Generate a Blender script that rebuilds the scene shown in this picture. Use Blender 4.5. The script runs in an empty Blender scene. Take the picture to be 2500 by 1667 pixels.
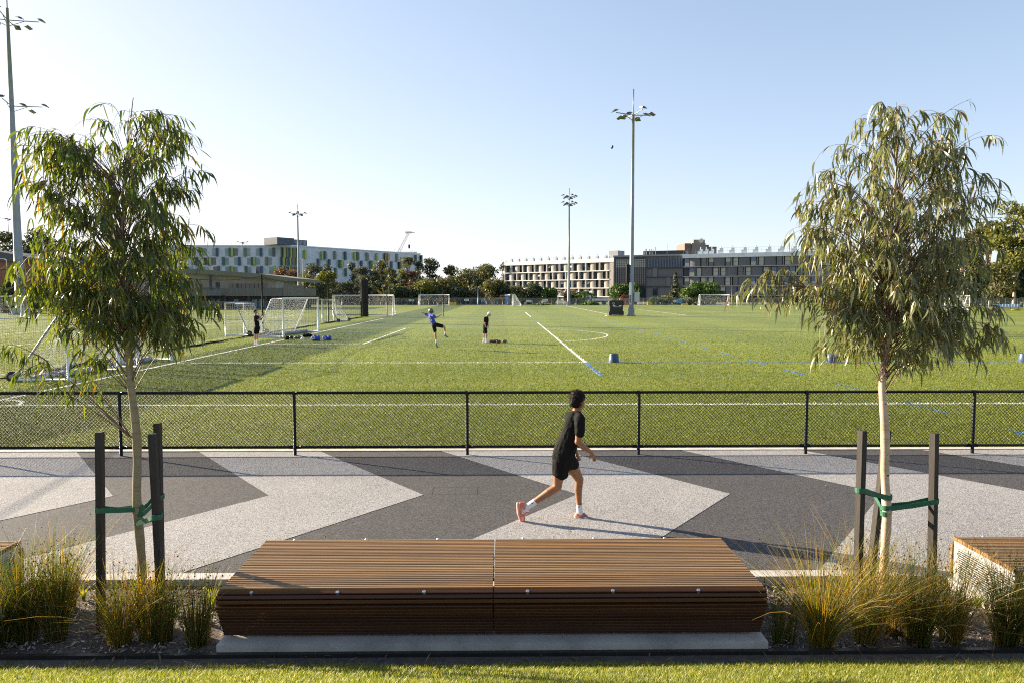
import bpy, math, random
import numpy as np
from mathutils import Vector, Matrix, noise as mnoise
R = math.radians
random.seed(7); RNG = np.random.default_rng(7)
scene = bpy.context.scene
col = scene.collection

# ------------------------------------------------------------------ camera
FPX, CAMZ = 1775.0, 2.8
PITCH, YAW = R(3.787), R(0.775)
cd = bpy.data.cameras.new('camera'); cam = bpy.data.objects.new('camera', cd); col.objects.link(cam)
cam.location = (0, 0, CAMZ); cam.rotation_euler = (R(90) - PITCH, 0, -YAW)
cd.sensor_width = 36; cd.lens = 36 * FPX / 2500; cd.clip_start = .1; cd.clip_end = 3000
scene.camera = cam
# ------------------------------------------------------------------ light
SUN_EL, SUN_AZ = R(18.7), R(63.2)            # azimuth measured from +Y towards -X
w = bpy.data.worlds.new('World'); scene.world = w; w.use_nodes = True
nt = w.node_tree; bg = nt.nodes['Background']
sky = nt.nodes.new('ShaderNodeTexSky'); sky.sky_type = 'NISHITA'; sky.sun_disc = False
sky.sun_elevation = SUN_EL; sky.sun_rotation = -SUN_AZ
sky.altitude = 50; sky.air_density = .72; sky.dust_density = .7; sky.ozone_density = 2.6
# a thin high veil evens the sky out: the glow round the sun rolls off softly, colour c becomes c / (1 + k c)
hs_ = nt.nodes.new('ShaderNodeHueSaturation'); hs_.inputs['Saturation'].default_value = .92
def vm(op, a, b):
    n = nt.nodes.new('ShaderNodeVectorMath'); n.operation = op
    for k_, v_ in ((0, a), (1, b)):
        if hasattr(v_, 'is_output'): nt.links.new(v_, n.inputs[k_])
        else: n.inputs[k_].default_value = v_
    return n
nt.links.new(sky.outputs[0], hs_.inputs['Color'])
VK = .27
veil = vm('DIVIDE', hs_.outputs[0], vm('ADD', vm('MULTIPLY', hs_.outputs[0], (VK, VK, VK)).outputs[0], (1, 1, 1)).outputs[0])
veil = vm('MULTIPLY', veil.outputs[0], (1.04, .99, .995))
nt.links.new(veil.outputs[0], bg.inputs[0]); bg.inputs[1].default_value = .15
sl = bpy.data.lights.new('sun', 'SUN'); sl.energy = 5.0; sl.angle = R(.53); sl.color = (1, .85, .64)
so = bpy.data.objects.new('sun', sl); col.objects.link(so)
_tow = Vector((-math.sin(SUN_AZ) * math.cos(SUN_EL), math.cos(SUN_AZ) * math.cos(SUN_EL), math.sin(SUN_EL)))
so.rotation_euler = _tow.to_track_quat('Z', 'Y').to_euler(); so.location = (-30, 20, 30)
vs = scene.view_settings; vs.view_transform = 'Standard'; vs.look = 'None'; vs.exposure = 1.8; vs.gamma = 1
scene.render.engine = 'CYCLES'
scene.cycles.max_bounces = 8; scene.cycles.transparent_max_bounces = 12; scene.cycles.use_denoising = False; scene.cycles.pixel_filter_type = 'BLACKMAN_HARRIS'; scene.cycles.filter_width = 1.1

# ------------------------------------------------------------------ helpers
_F = Vector((math.sin(YAW) * math.cos(PITCH), math.cos(YAW) * math.cos(PITCH), -math.sin(PITCH)))
_Rt = Vector((math.cos(YAW), -math.sin(YAW), 0)); _U = _Rt.cross(_F)
CAM = Vector((0, 0, CAMZ))
def ray(px, py): return _F * FPX + _Rt * (px - 1250) + _U * (833.5 - py)
def G(px, py, z=0.0):                        # ground point seen at a photo pixel
    d = ray(px, py); return CAM + d * ((z - CAMZ) / d.z)
def P(px, py, Y):                            # point at depth Y seen at a photo pixel
    d = ray(px, py); return CAM + d * (Y / d.y)
def D(x, y): return x * 1.06293, y * 1.06293  # measured on the 2352 px view
def tag(o, label=None, cat=None, group=None, kind=None):
    if label: o['label'] = label
    if cat: o['category'] = cat
    if group: o['group'] = group
    if kind: o['kind'] = kind
    return o
def empty(name, loc=(0, 0, 0), rz=0, label=None, cat=None, group=None):
    o = bpy.data.objects.new(name, None); col.objects.link(o); o.location = loc; o.rotation_euler = (0, 0, rz)
    o.empty_display_size = .2
    return tag(o, label, cat, group)
def copy_tree(o, parent=None):
    c = o.copy(); col.objects.link(c)
    if parent is not None: c.parent = parent
    for ch in o.children: copy_tree(ch, c)
    return c
class MB:
    def __init__(s): s.v = []; s.f = []; s.m = []; s.sm = []
    def add(s, v, f, mi=0, smooth=False):
        n = len(s.v); s.v += [tuple(x) for x in v]; s.f += [tuple(i + n for i in q) for q in f]
        s.m += [mi] * len(f); s.sm += [smooth] * len(f); return s
    def quad(s, a, b, c, d, mi=0): return s.add([a, b, c, d], [(0, 1, 2, 3)], mi)
    def box(s, x0, x1, y0, y1, z0, z1, mi=0, tr=None):
        v = [(x, y, z) for z in (z0, z1) for y in (y0, y1) for x in (x0, x1)]
        if tr: v = [tr(p) for p in v]
        return s.add(v, [(0, 2, 3, 1), (4, 5, 7, 6), (0, 1, 5, 4), (2, 6, 7, 3), (0, 4, 6, 2), (1, 3, 7, 5)], mi)
    def tube(s, pts, rad, n=8, mi=0, caps=True, smooth=True):
        pts = [Vector(p) for p in pts]; k = len(pts)
        if not hasattr(rad, '__len__'): rad = [rad] * k
        v = []; ref = None
        for i, p in enumerate(pts):
            t = (pts[min(i + 1, k - 1)] - pts[max(i - 1, 0)])
            t = t.normalized() if t.length > 1e-9 else Vector((0, 0, 1))
            if ref is None: ref = Vector((0, 0, 1)) if abs(t.z) < .9 else Vector((1, 0, 0))
            a = t.cross(ref)
            if a.length < 1e-6: a = t.orthogonal()
            a.normalize(); b = t.cross(a).normalized(); ref = b.cross(t) if False else ref
            for j in range(n):
                an = 2 * math.pi * (j + .5) / n
                v.append(p + (a * math.cos(an) + b * math.sin(an)) * rad[i])
        f = [(i * n + j, i * n + (j + 1) % n, (i + 1) * n + (j + 1) % n, (i + 1) * n + j) for i in range(k - 1) for j in range(n)]
        s.add(v, f, mi, smooth)
        if caps and n > 2:
            s.f += [tuple(len(s.v) - len(v) + j for j in range(n)), tuple(len(s.v) - n + j for j in reversed(range(n)))]
            s.m += [mi, mi]; s.sm += [False, False]
        return s
    def lathe(s, prof, n=24, c=(0, 0, 0), mi=0, smooth=True):
        v = [(c[0] + r * math.cos(2 * math.pi * j / n), c[1] + r * math.sin(2 * math.pi * j / n), c[2] + z) for r, z in prof for j in range(n)]
        f = [(i * n + j, i * n + (j + 1) % n, (i + 1) * n + (j + 1) % n, (i + 1) * n + j) for i in range(len(prof) - 1) for j in range(n)]
        s.add(v, f, mi, smooth); return s
    def build(s, name, mats, parent=None, loc=None, rz=None):
        me = bpy.data.meshes.new(name); me.from_pydata(s.v, [], s.f)
        if not isinstance(mats, (list, tuple)): mats = [mats]
        for m in mats: me.materials.append(m)
        if len(s.f):
            me.polygons.foreach_set('material_index', s.m); me.polygons.foreach_set('use_smooth', s.sm)
        me.update()
        o = bpy.data.objects.new(name, me); col.objects.link(o)
        if parent is not None: o.parent = parent
        if loc is not None: o.location = loc
        if rz is not None: o.rotation_euler = (0, 0, rz)
        return o
def np_obj(name, V, F, mats, parent=None, smooth=False, mi=None):
    V = np.asarray(V, dtype=np.float32).reshape(-1, 3); F = np.asarray(F, dtype=np.int32); k = F.shape[1]
    me = bpy.data.meshes.new(name)
    me.vertices.add(len(V)); me.vertices.foreach_set('co', V.ravel())
    me.loops.add(F.size); me.loops.foreach_set('vertex_index', F.ravel())
    me.polygons.add(len(F)); me.polygons.foreach_set('loop_start', np.arange(0, F.size, k, dtype=np.int32))
    me.polygons.foreach_set('loop_total', np.full(len(F), k, dtype=np.int32))
    if not isinstance(mats, (list, tuple)): mats = [mats]
    for m in mats: me.materials.append(m)
    if mi is not None: me.polygons.foreach_set('material_index', np.asarray(mi, dtype=np.int32))
    me.update(calc_edges=True); me.validate()
    if smooth: me.polygons.foreach_set('use_smooth', np.ones(len(F), dtype=bool))
    o = bpy.data.objects.new(name, me); col.objects.link(o)
    if parent is not None: o.parent = parent
    return o
def unit(a): return a / np.maximum(np.linalg.norm(a, axis=-1, keepdims=True), 1e-9)
def ribbons(Pt, W, S):
    """Pt n,k,3 path points; W n,k half widths; S n,3 side vectors -> verts, quads (one island each)."""
    n, k, _ = Pt.shape
    V = np.stack([Pt - S[:, None, :] * W[..., None], Pt + S[:, None, :] * W[..., None]], 2)   # n,k,2,3
    base = (np.arange(n) * k * 2)[:, None] + (np.arange(k - 1) * 2)[None, :]
    F = np.stack([base, base + 1, base + 3, base + 2], -1).reshape(-1, 4)
    return V.reshape(-1, 3), F
def octas(C, r):
    C = np.asarray(C); n = len(C); r = np.broadcast_to(np.asarray(r), (n,))
    d = np.array([[1, 0, 0], [0, 1, 0], [-1, 0, 0], [0, -1, 0], [0, 0, 1], [0, 0, -1]], float)
    V = C[:, None, :] + d[None] * r[:, None, None]
    t = np.array([[0, 1, 4], [1, 2, 4], [2, 3, 4], [3, 0, 4], [1, 0, 5], [2, 1, 5], [3, 2, 5], [0, 3, 5]])
    F = (np.arange(n) * 6)[:, None, None] + t[None]
    return V.reshape(-1, 3), F.reshape(-1, 3)
def strands(segs, r, name, mat, parent=None):
    """Many thin three-sided rods: segs list of (a, b)."""
    A = np.array([tuple(a) for a, b in segs], float); B = np.array([tuple(b) for a, b in segs], float)
    t = unit(B - A); ref = np.where(np.abs(t[:, 2:3]) < .9, np.array([[0, 0, 1.]]), np.array([[1., 0, 0]]))
    a = unit(np.cross(t, ref)); b = np.cross(t, a); vs_ = []
    for e in (A, B):
        for j in range(3):
            an = 2 * math.pi * j / 3; vs_.append(e + (a * math.cos(an) + b * math.sin(an)) * r)
    V = np.stack(vs_, 1).reshape(-1, 3); q = np.array([[0, 1, 4, 3], [1, 2, 5, 4], [2, 0, 3, 5]])
    F = (np.arange(len(segs)) * 6)[:, None, None] + q[None]
    return np_obj(name, V, F.reshape(-1, 4), mat, parent)

# ------------------------------------------------------------------ materials
def newmat(name):
    m = bpy.data.materials.new(name); m.use_nodes = True; t = m.node_tree
    return m, t, t.nodes['Principled BSDF'], t.nodes['Material Output']
def nd(t, kind, **kw):
    n = t.nodes.new(kind)
    for k, v in kw.items():
        if k.startswith('i_'):
            key = k[2:]; key = int(key) if key.isdigit() else key
            n.inputs[key].default_value = v
        else: setattr(n, k, v)
    return n
def c4(c): return (c[0], c[1], c[2], 1)
def noise_fac(t, scale, detail=4, rough=.6, coord='Object', stretch=None):
    tc = nd(t, 'ShaderNodeTexCoord'); src = tc.outputs[coord]
    if stretch:
        mp = nd(t, 'ShaderNodeMapping'); mp.inputs['Scale'].default_value = stretch; t.links.new(src, mp.inputs[0]); src = mp.outputs[0]
    nz = nd(t, 'ShaderNodeTexNoise', i_Scale=scale, i_Detail=detail, i_Roughness=rough); t.links.new(src, nz.inputs['Vector'])
    return nz.outputs['Fac']
def ramp(t, fac, stops):
    r = nd(t, 'ShaderNodeValToRGB'); e = r.color_ramp.elements
    while len(e) < len(stops): e.new(.5)
    for x, (p, c) in zip(e, stops): x.position = p; x.color = c4(c)
    t.links.new(fac, r.inputs[0]); return r.outputs[0]
def mixc(t, fac, a, b, blend='MIX'):
    m = nd(t, 'ShaderNodeMix', data_type='RGBA', blend_type=blend)
    for s, v in ((0, fac), (6, a), (7, b)):
        if hasattr(v, 'is_output'): t.links.new(v, m.inputs[s])
        else: m.inputs[s].default_value = v if s == 0 else c4(v)
    return m.outputs[2]
def bump(t, bs, fac, strength, dist):
    b = nd(t, 'ShaderNodeBump', i_Strength=strength, i_Distance=dist); t.links.new(fac, b.inputs['Height']); t.links.new(b.outputs[0], bs.inputs['Normal'])
def M(name, c, rough=.6, var=.18, scale=6, bmp=0, bscale=None, bdist=.01, metal=0, spec=.5, stretch=None, c2=None, coord='Object'):
    m, t, bs, out = newmat(name)
    bs.inputs['Roughness'].default_value = rough; bs.inputs['Metallic'].default_value = metal; bs.inputs['Specular IOR Level'].default_value = spec
    if var or c2:
        f = noise_fac(t, scale, 5, .62, coord, stretch)
        lo = tuple(x * (1 - var) for x in c); hi = c2 or tuple(min(1, x * (1 + var)) for x in c)
        t.links.new(ramp(t, f, [(.32, lo), (.68, hi)]), bs.inputs['Base Color'])
    else: bs.inputs['Base Color'].default_value = c4(c)
    if bmp: bump(t, bs, noise_fac(t, bscale or scale * 4, 3, .6, coord, stretch), bmp, bdist)
    return m
def leaf_mat(name, stops, trans=.4, rough=.45, tcol=(1.25, 1.3, .5), spec=.5):
    m, t, bs, out = newmat(name)
    g = nd(t, 'ShaderNodeNewGeometry'); c = ramp(t, g.outputs['Random Per Island'], stops)
    t.links.new(c, bs.inputs['Base Color']); bs.inputs['Roughness'].default_value = rough; bs.inputs['Specular IOR Level'].default_value = spec
    if trans:
        tr = nd(t, 'ShaderNodeBsdfTranslucent'); tc = mixc(t, 1.0, c, tcol, 'MULTIPLY'); t.links.new(tc, tr.inputs[0])
        mx = nd(t, 'ShaderNodeMixShader', i_0=trans); t.links.new(bs.outputs[0], mx.inputs[1]); t.links.new(tr.outputs[0], mx.inputs[2])
        t.links.new(mx.outputs[0], out.inputs[0])
    return m
MT = {}
MT['black_metal'] = M('black_powder_coat', (.008, .008, .009), .5, .3, 20, spec=.22)
MT['white_metal'] = M('white_painted_metal', (.72, .74, .74), .35, .06, 9)
MT['galv'] = M('galvanised_steel', (.23, .26, .285), .5, .14, 1.6, metal=.35)
MT['steel'] = M('stainless_stud', (.75, .76, .78), .28, .05, 30, metal=.9)
MT['concrete'] = M('concrete', (.47, .44, .40), .85, .24, 2.6, .12, 45, .003)
MT['black_rubber'] = M('black_rubber', (.018, .018, .018), .7, .3, 20)
MT['net_white'] = M('white_net_cord', (.75, .75, .74), .8, 0)
MT['net_black'] = M('black_net_cord', (.012, .012, .013), .9, 0, spec=.1)
MT['glass'] = M('window_glass', (.02, .03, .04), .06, .3, .6, spec=.9)
MT['glass_green'] = M('green_tinted_glass', (.10, .16, .15), .15, .2, .5, spec=.8)

def turf_mat():
    m, t, bs, out = newmat('synthetic_turf')
    tc = nd(t, 'ShaderNodeTexCoord'); sx = nd(t, 'ShaderNodeSeparateXYZ'); t.links.new(tc.outputs['Object'], sx.inputs[0])
    # rolls of turf laid along the pitch: alternate nap
    a = nd(t, 'ShaderNodeMath', operation='ADD', i_1=8.6 + 4.6 * 40); t.links.new(sx.outputs[0], a.inputs[0])
    wob = noise_fac(t, .35, 3); wm = nd(t, 'ShaderNodeMath', operation='MULTIPLY_ADD', i_1=.5); t.links.new(wob, wm.inputs[0]); t.links.new(a.outputs[0], wm.inputs[2])
    d = nd(t, 'ShaderNodeMath', operation='DIVIDE', i_1=9.2); t.links.new(wm.outputs[0], d.inputs[0])
    fr = nd(t, 'ShaderNodeMath', operation='FRACT'); t.links.new(d.outputs[0], fr.inputs[0])
    st = nd(t, 'ShaderNodeValToRGB'); st.color_ramp.interpolation = 'LINEAR'; e = st.color_ramp.elements
    e[0].position = .48; e[0].color = (0, 0, 0, 1); e[1].position = .515; e[1].color = (1, 1, 1, 1); t.links.new(fr.outputs[0], st.inputs[0])
    light = ramp(t, noise_fac(t, .55, 5, .6), [(0.25, (0.1664, 0.2014, 0.022)), (0.5, (0.1915, 0.2226, 0.0264)), (0.8, (0.228, 0.2438, 0.0319))])
    dark = ramp(t, noise_fac(t, .7, 5, .6), [(.25, (.070, .100, .008)), (.8, (.112, .138, .011))])
    # only the roll beside the goal line keeps a strong contrast, the rest is worn even
    rl = nd(t, 'ShaderNodeMapRange', i_1=-14.5, i_2=-13.9, i_3=0, i_4=1); t.links.new(sx.outputs[0], rl.inputs[0])
    rr = nd(t, 'ShaderNodeMapRange', i_1=-8.8, i_2=-8.2, i_3=1, i_4=0); t.links.new(wm.outputs[0], rr.inputs[0])
    # use wobbled x for the right-hand edge
    wx = nd(t, 'ShaderNodeMath', operation='SUBTRACT', i_1=8.6 + 4.6 * 40 + .25); t.links.new(wm.outputs[0], wx.inputs[0]); t.links.new(wx.outputs[0], rr.inputs[0])
    roll = nd(t, 'ShaderNodeMath', operation='MULTIPLY'); t.links.new(rl.outputs[0], roll.inputs[0]); t.links.new(rr.outputs[0], roll.inputs[1])
    s2 = nd(t, 'ShaderNodeMath', operation='MULTIPLY', i_1=.22); t.links.new(st.outputs[0], s2.inputs[0])
    mx = nd(t, 'ShaderNodeMath', operation='MAXIMUM'); t.links.new(roll.outputs[0], mx.inputs[0]); t.links.new(s2.outputs[0], mx.inputs[1])
    c = mixc(t, mx.outputs[0], light, dark)
    fine = noise_fac(t, 22, 3, .75); streak = noise_fac(t, 1.6, 5, .72, stretch=(3, .55, 1)); mid = noise_fac(t, 7, 4, .7, stretch=(1, .8, 1))
    sp = ramp(t, fine, [(.33, (.55, .58, .48)), (.52, (1, 1, 1)), (.70, (1.7, 1.6, 1.4))])
    c = mixc(t, .85, c, sp, 'MULTIPLY')
    c = mixc(t, .6, c, ramp(t, mid, [(.3, (.62, .66, .6)), (.7, (1.32, 1.28, 1.2))]), 'MULTIPLY')
    c = mixc(t, .7, c, ramp(t, streak, [(.3, (.68, .74, .62)), (.7, (1.28, 1.22, 1.15))]), 'MULTIPLY')
    c = mixc(t, .6, c, ramp(t, noise_fac(t, .5, 3, .6, stretch=(.10, .42, 1)), [(.35, (.70, .76, .62)), (.65, (1.2, 1.16, 1.1))]), 'MULTIPLY')
    t.links.new(c, bs.inputs['Base Color']); bs.inputs['Roughness'].default_value = .48; bs.inputs['Specular IOR Level'].default_value = .16
    bs.inputs['Sheen Weight'].default_value = .0; bs.inputs['Sheen Roughness'].default_value = .45; bs.inputs['Sheen Tint'].default_value = (1, .95, .6, 1)
    bump(t, bs, noise_fac(t, 40, 4, .75), .6, .03)
    return m
def paint_mat(name, c):
    m, t, bs, out = newmat(name)
    f = noise_fac(t, 30, 4, .7)
    t.links.new(ramp(t, f, [(.3, tuple(x * .62 for x in c)), (.6, c)]), bs.inputs['Base Color']); bs.inputs['Roughness'].default_value = .8
    bump(t, bs, noise_fac(t, 48, 4, .75), .5, .02)
    return m
def crumb_mat(name, a, b, c):
    m, t, bs, out = newmat(name)
    tc = nd(t, 'ShaderNodeTexCoord'); vo = nd(t, 'ShaderNodeTexVoronoi', i_Scale=120); t.links.new(tc.outputs['Object'], vo.inputs['Vector'])
    sx = nd(t, 'ShaderNodeSeparateColor'); t.links.new(vo.outputs['Color'], sx.inputs[0])
    cc = ramp(t, sx.outputs[0], [(.12, a), (.45, b), (.9, c)])
    cc = mixc(t, .5, cc, ramp(t, noise_fac(t, 1.3, 6, .65), [(.3, (.86, .86, .88)), (.7, (1.12, 1.1, 1.07))]), 'MULTIPLY')
    st_ = noise_fac(t, .42, 5, .7); cc = mixc(t, .8, cc, ramp(t, st_, [(.30, (.84, .83, .82)), (.48, (1, 1, 1)), (.75, (1.07, 1.06, 1.05))]), 'MULTIPLY')
    sp_ = noise_fac(t, 5.5, 2, .5); cc = mixc(t, .5, cc, ramp(t, sp_, [(.24, (.55, .54, .53)), (.30, (1, 1, 1))]), 'MULTIPLY')
    t.links.new(cc, bs.inputs['Base Color']); bs.inputs['Roughness'].default_value = .8; bs.inputs['Specular IOR Level'].default_value = .3
    bump(t, bs, vo.outputs['Distance'], .5, .006)
    return m
def wood_mat(name, stops, rough=.5, sc=(1.2, 30, 30), spec=.4):
    m, t, bs, out = newmat(name)
    g = nd(t, 'ShaderNodeNewGeometry'); base = ramp(t, g.outputs['Random Per Island'], stops)
    gr = noise_fac(t, 2.2, 6, .65, 'Object', sc)
    c = mixc(t, .75, base, ramp(t, gr, [(.3, (.72, .70, .68)), (.7, (1.22, 1.2, 1.18))]), 'MULTIPLY')
    wz = noise_fac(t, 3, 5, .7, 'Object', (.6, 2, 2))
    c = mixc(t, .3, c, ramp(t, wz, [(.45, (.8, .8, .8)), (.75, (1.5, 1.45, 1.4))]), 'MULTIPLY')
    t.links.new(c, bs.inputs['Base Color']); bs.inputs['Roughness'].default_value = rough; bs.inputs['Specular IOR Level'].default_value = spec
    bump(t, bs, gr, .25, .003)
    return m
MT['turf'] = turf_mat()
MT['line_white'] = paint_mat('white_line', (.80, .80, .74)); MT['line_blue'] = paint_mat('blue_line', (.05, .20, .50))
MT['crumb_dark'] = crumb_mat('dark_rubber_crumb', (.024, .0235, .025), (.048, .046, .046), (.125, .118, .115))
MT['crumb_light'] = crumb_mat('grey_rubber_crumb', (.11, .107, .106), (.275, .268, .262), (.42, .41, .40))
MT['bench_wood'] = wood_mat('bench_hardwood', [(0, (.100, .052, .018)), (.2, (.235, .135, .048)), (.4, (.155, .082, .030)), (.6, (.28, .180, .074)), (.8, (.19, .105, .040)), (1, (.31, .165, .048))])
MT['bench_front'] = wood_mat('bench_shaded_hardwood', [(0, (.050, .018, .006)), (.5, (.075, .027, .009)), (.85, (.06, .021, .007)), (1, (.11, .042, .012))], .42, spec=.35)  # same hardwood as the seat, shade of the front put into the colour
MT['stake'] = M('weathered_hardwood', (.025, .0195, .016), .75, .55, 5, .5, 40, .004, stretch=(14, 14, 1))
MT['strap'] = M('green_webbing', (.018, .115, .062), .6, .25, 40, .3, 160, .002)
MT['mulch'] = M('bark_mulch_base', (.10, .082, .066), .95, .5, 26, 1.0, 90, .02)
MT['soil'] = M('bare_soil', (.085, .07, .058), .95, .35, 14, .8, 60, .012)
MT['lawn'] = M('lawn_thatch', (.10, .12, .03), .9, .4, 18, .7, 80, .012)
MT['ground'] = M('far_ground', (.10, .10, .05), .9, .3, .15)
MT['edging'] = M('black_edging', (.022, .02, .018), .5, .3, 10)
MT['dugrail'] = MT['black_metal']

# ------------------------------------------------------------------ setting: ground, field, path, beds
def sheet(name, pts, z, mat, parent=None, kind='structure'):
    mb = MB().add([(x, y, z) for x, y in pts], [tuple(range(len(pts)))]); o = mb.build(name, mat, parent)
    if kind and parent is None: o['kind'] = kind
    return o
def rect(x0, x1, y0, y1): return [(x0, y0), (x1, y0), (x1, y1), (x0, y1)]
sheet('ground', rect(-1500, 1500, 190, 2500), -.05, MT['ground'])
sheet('ground', rect(-1500, 1500, -60, 190), -.16, MT['soil'])
field = sheet('playing_field', rect(-130, 130, 12.99, 188), 0, MT['turf'])
XA, XB = -13.2, 3.38
def line(x0, x1, y0, y1, mb): mb.quad((x0, y0, .004), (x1, y0, .004), (x1, y1, .004), (x0, y1, .004))
def line2(a, b, wd, mb, z=.004):
    a, b = Vector((a[0], a[1], 0)), Vector((b[0], b[1], 0)); n = (b - a).normalized(); n = Vector((-n.y, n.x, 0)) * wd / 2
    mb.quad(*[(p.x, p.y, z) for p in (a - n, b - n, b + n, a + n)])
def arc(cx, cy, r, a0, a1, wd, mb, n=40, z=.004):
    for i in range(n):
        t0, t1 = a0 + (a1 - a0) * i / n, a0 + (a1 - a0) * (i + 1) / n
        mb.quad(*[(cx + q * math.cos(t), cy + q * math.sin(t), z) for q, t in ((r - wd / 2, t0), (r + wd / 2, t0), (r + wd / 2, t1), (r - wd / 2, t1))])
L = .11
wl = MB()
line(-60, 60, 18.15, 18.27, wl)                              # touchline
line(XA - L / 2, XA + L / 2, 18.27, 80.8, wl); line(XA, 60, 80.8, 80.92, wl)
YN, YF = 29.3, 69.7
line(XB - L / 2, XB + L / 2, YN, YF, wl); line(XA + .06, XB - .06, YN, YN + .1, wl); line(XA + .06, XB - .06, YF, YF + .12, wl)
line(-7.75, -7.64, 40.4, 58.2, wl); line(XA + .06, -7.75, 40.4, 40.5, wl); line(XA + .06, -7.75, 58.1, 58.22, wl)
arc(-2.2, 49.5, 9.3, -math.acos(5.6 / 9.3), math.acos(5.6 / 9.3), .1, wl)
arc(XA, 18.2, 1.0, .1, math.pi / 2 - .1, .1, wl, 12); arc(XA, 80.8, 1.0, -math.pi / 2 + .1, -.1, .12, wl, 12)
line(-60, 60, 92.0, 92.15, wl); line(-60, 60, 107.5, 107.65, wl)
line(14.0, 14.15, 92.2, 160, wl); line(23.3, 23.45, 92.2, 125, wl); line(-60, 110, 160, 160.2, wl)
line(XB - .07, XB + .08, 86, 106, wl)
# neighbouring pitch beyond the net
line(-26.2, -26.08, 18.3, 92, wl); line(-60, -26.2, 40, 40.12, wl); line(-60, -26.2, 62, 62.12, wl); line(-17.4, -17.3, 20, 86, wl)
line(-34, -33.9, 30, 74, wl)
wl.build('white_line', MT['line_white'], field)
bl = MB()
line(XB - L / 2, XB + L / 2, 24.6, YN - .02, bl); line(XB - L / 2, XB + L / 2, YF + .2, 76, bl)
line(XB + .06, 60, 24.58, 24.64, bl); line(XB + .06, 60, 29.34, 29.4, bl)
y = 24.5
while y < 76: line(10.33, 10.44, y, y + 2.0, bl); y += 3.95
line2((4.9, 30.4), (5.05, 29.6), .1, bl)

bl.build('blue_line', MT['line_blue'], field)

# standing pile of the nearer turf
n = 420000; u = RNG.random(n); yy = 13.02 * (60 / 13.02) ** (u ** 1.15); x = RNG.uniform(-.80, .80, n) * yy + .014 * yy
onl = (np.abs(yy - 18.23) < .10) | ((np.abs(x - XB) < .10) & (yy > 24.6)) | ((np.abs(x - XA) < .10) & (yy > 18)) | ((np.abs(yy - YN - .08) < .12) & (x > XA) & (x < XB)) | ((np.abs(x - 10.38) < .07) & (np.mod(yy - 24.5, 3.95) < 2)) | ((np.abs(np.hypot(x - XA, yy - 18.2) - 1) < .07) & (x > XA) & (yy > 18.2))
onl |= (x > XB) & ((np.abs(yy - 24.61) < .04) | (np.abs(yy - 29.37) < .04))
whl = onl.copy(); bll = ((x > XB) & ((np.abs(yy - 24.61) < .04) | (np.abs(yy - 29.37) < .04))) | ((np.abs(x - 10.38) < .07) & (np.mod(yy - 24.5, 3.95) < 2)) | ((np.abs(x - XB) < .06) & (yy > 24.6) & (yy < YN))
onl = RNG.random(n) > np.clip((60 - yy) / 34, .0, 1)
whl |= ((np.abs(x + 7.7) < .09) & (yy > 40.3) & (yy < 58.3)) | ((np.abs(yy - 40.45) < .12) & (x > XA) & (x < -7.6)) | (np.abs(np.hypot(x + 2.2, yy - 49.5) - 9.3) < .1) & (x > XB)
whl &= ~bll; x, yy, whl, bll = x[~onl], yy[~onl], whl[~onl], bll[~onl]; n = len(x); sc_ = (yy / 13) ** .8
h = RNG.uniform(.016, .036, n) * sc_ ** .35; az = RNG.uniform(0, 2 * math.pi, n); lean = RNG.uniform(.2, 1.3, n)
b = np.stack([x, yy, np.full(n, .0)], 1); o_ = np.stack([np.cos(az), np.sin(az), np.zeros(n)], 1)
Pt = np.stack([b, b + o_ * (h * lean * .4)[:, None] + np.array([0, 0, 1.]) * (h * .65)[:, None], b + o_ * (h * lean)[:, None] + np.array([0, 0, 1.]) * h[:, None]], 1)
Wd = np.stack([.0042 * sc_, .0036 * sc_, .0012 * sc_], 1); sd = np.stack([-np.sin(az), np.cos(az), np.zeros(n)], 1)
V, F = ribbons(Pt, Wd, sd); rollm = ((x > -14.2) & (x < -8.55 + .25 * np.sin(yy * 1.3))).astype(int); far_ = (yy > 20 + RNG.normal(size=n) * 3) & (rollm == 0); rollm[far_] = 4; rollm[whl] = 2; rollm[bll] = 3
MT['pile_a'] = leaf_mat('turf_pile', [(0, (0.084, 0.105, 0.0137)), (0.5, (0.1624, 0.1911, 0.0252)), (0.85, (0.224, 0.2436, 0.0378)), (1, (0.3024, 0.2992, 0.0683))], .25, .5, (1.2, 1.2, .5), .12)
MT['pile_c'] = leaf_mat('turf_pile_even', [(0, (0.1459, 0.1749, 0.0187)), (0.5, (0.1733, 0.2014, 0.0231)), (0.9, (0.2052, 0.2268, 0.0286)), (1, (0.2394, 0.2544, 0.0385))], .25, .6, (1.2, 1.2, .5), .15)
MT['pile_b'] = leaf_mat('turf_pile_dark_nap', [(0, (.035, .055, .005)), (.5, (.10, .118, .008)), (.85, (.14, .15, .012)), (1, (.24, .22, .04))], .2, .75, (1.2, 1.2, .4), .06)
tag(np_obj('turf_pile', V, F, [MT['pile_a'], MT['pile_b'], MT['line_white'], MT['line_blue'], MT['pile_c']], mi=np.repeat(rollm, 2)), 'short standing green fibres of the synthetic pitch', 'turf', kind='stuff')

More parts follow.
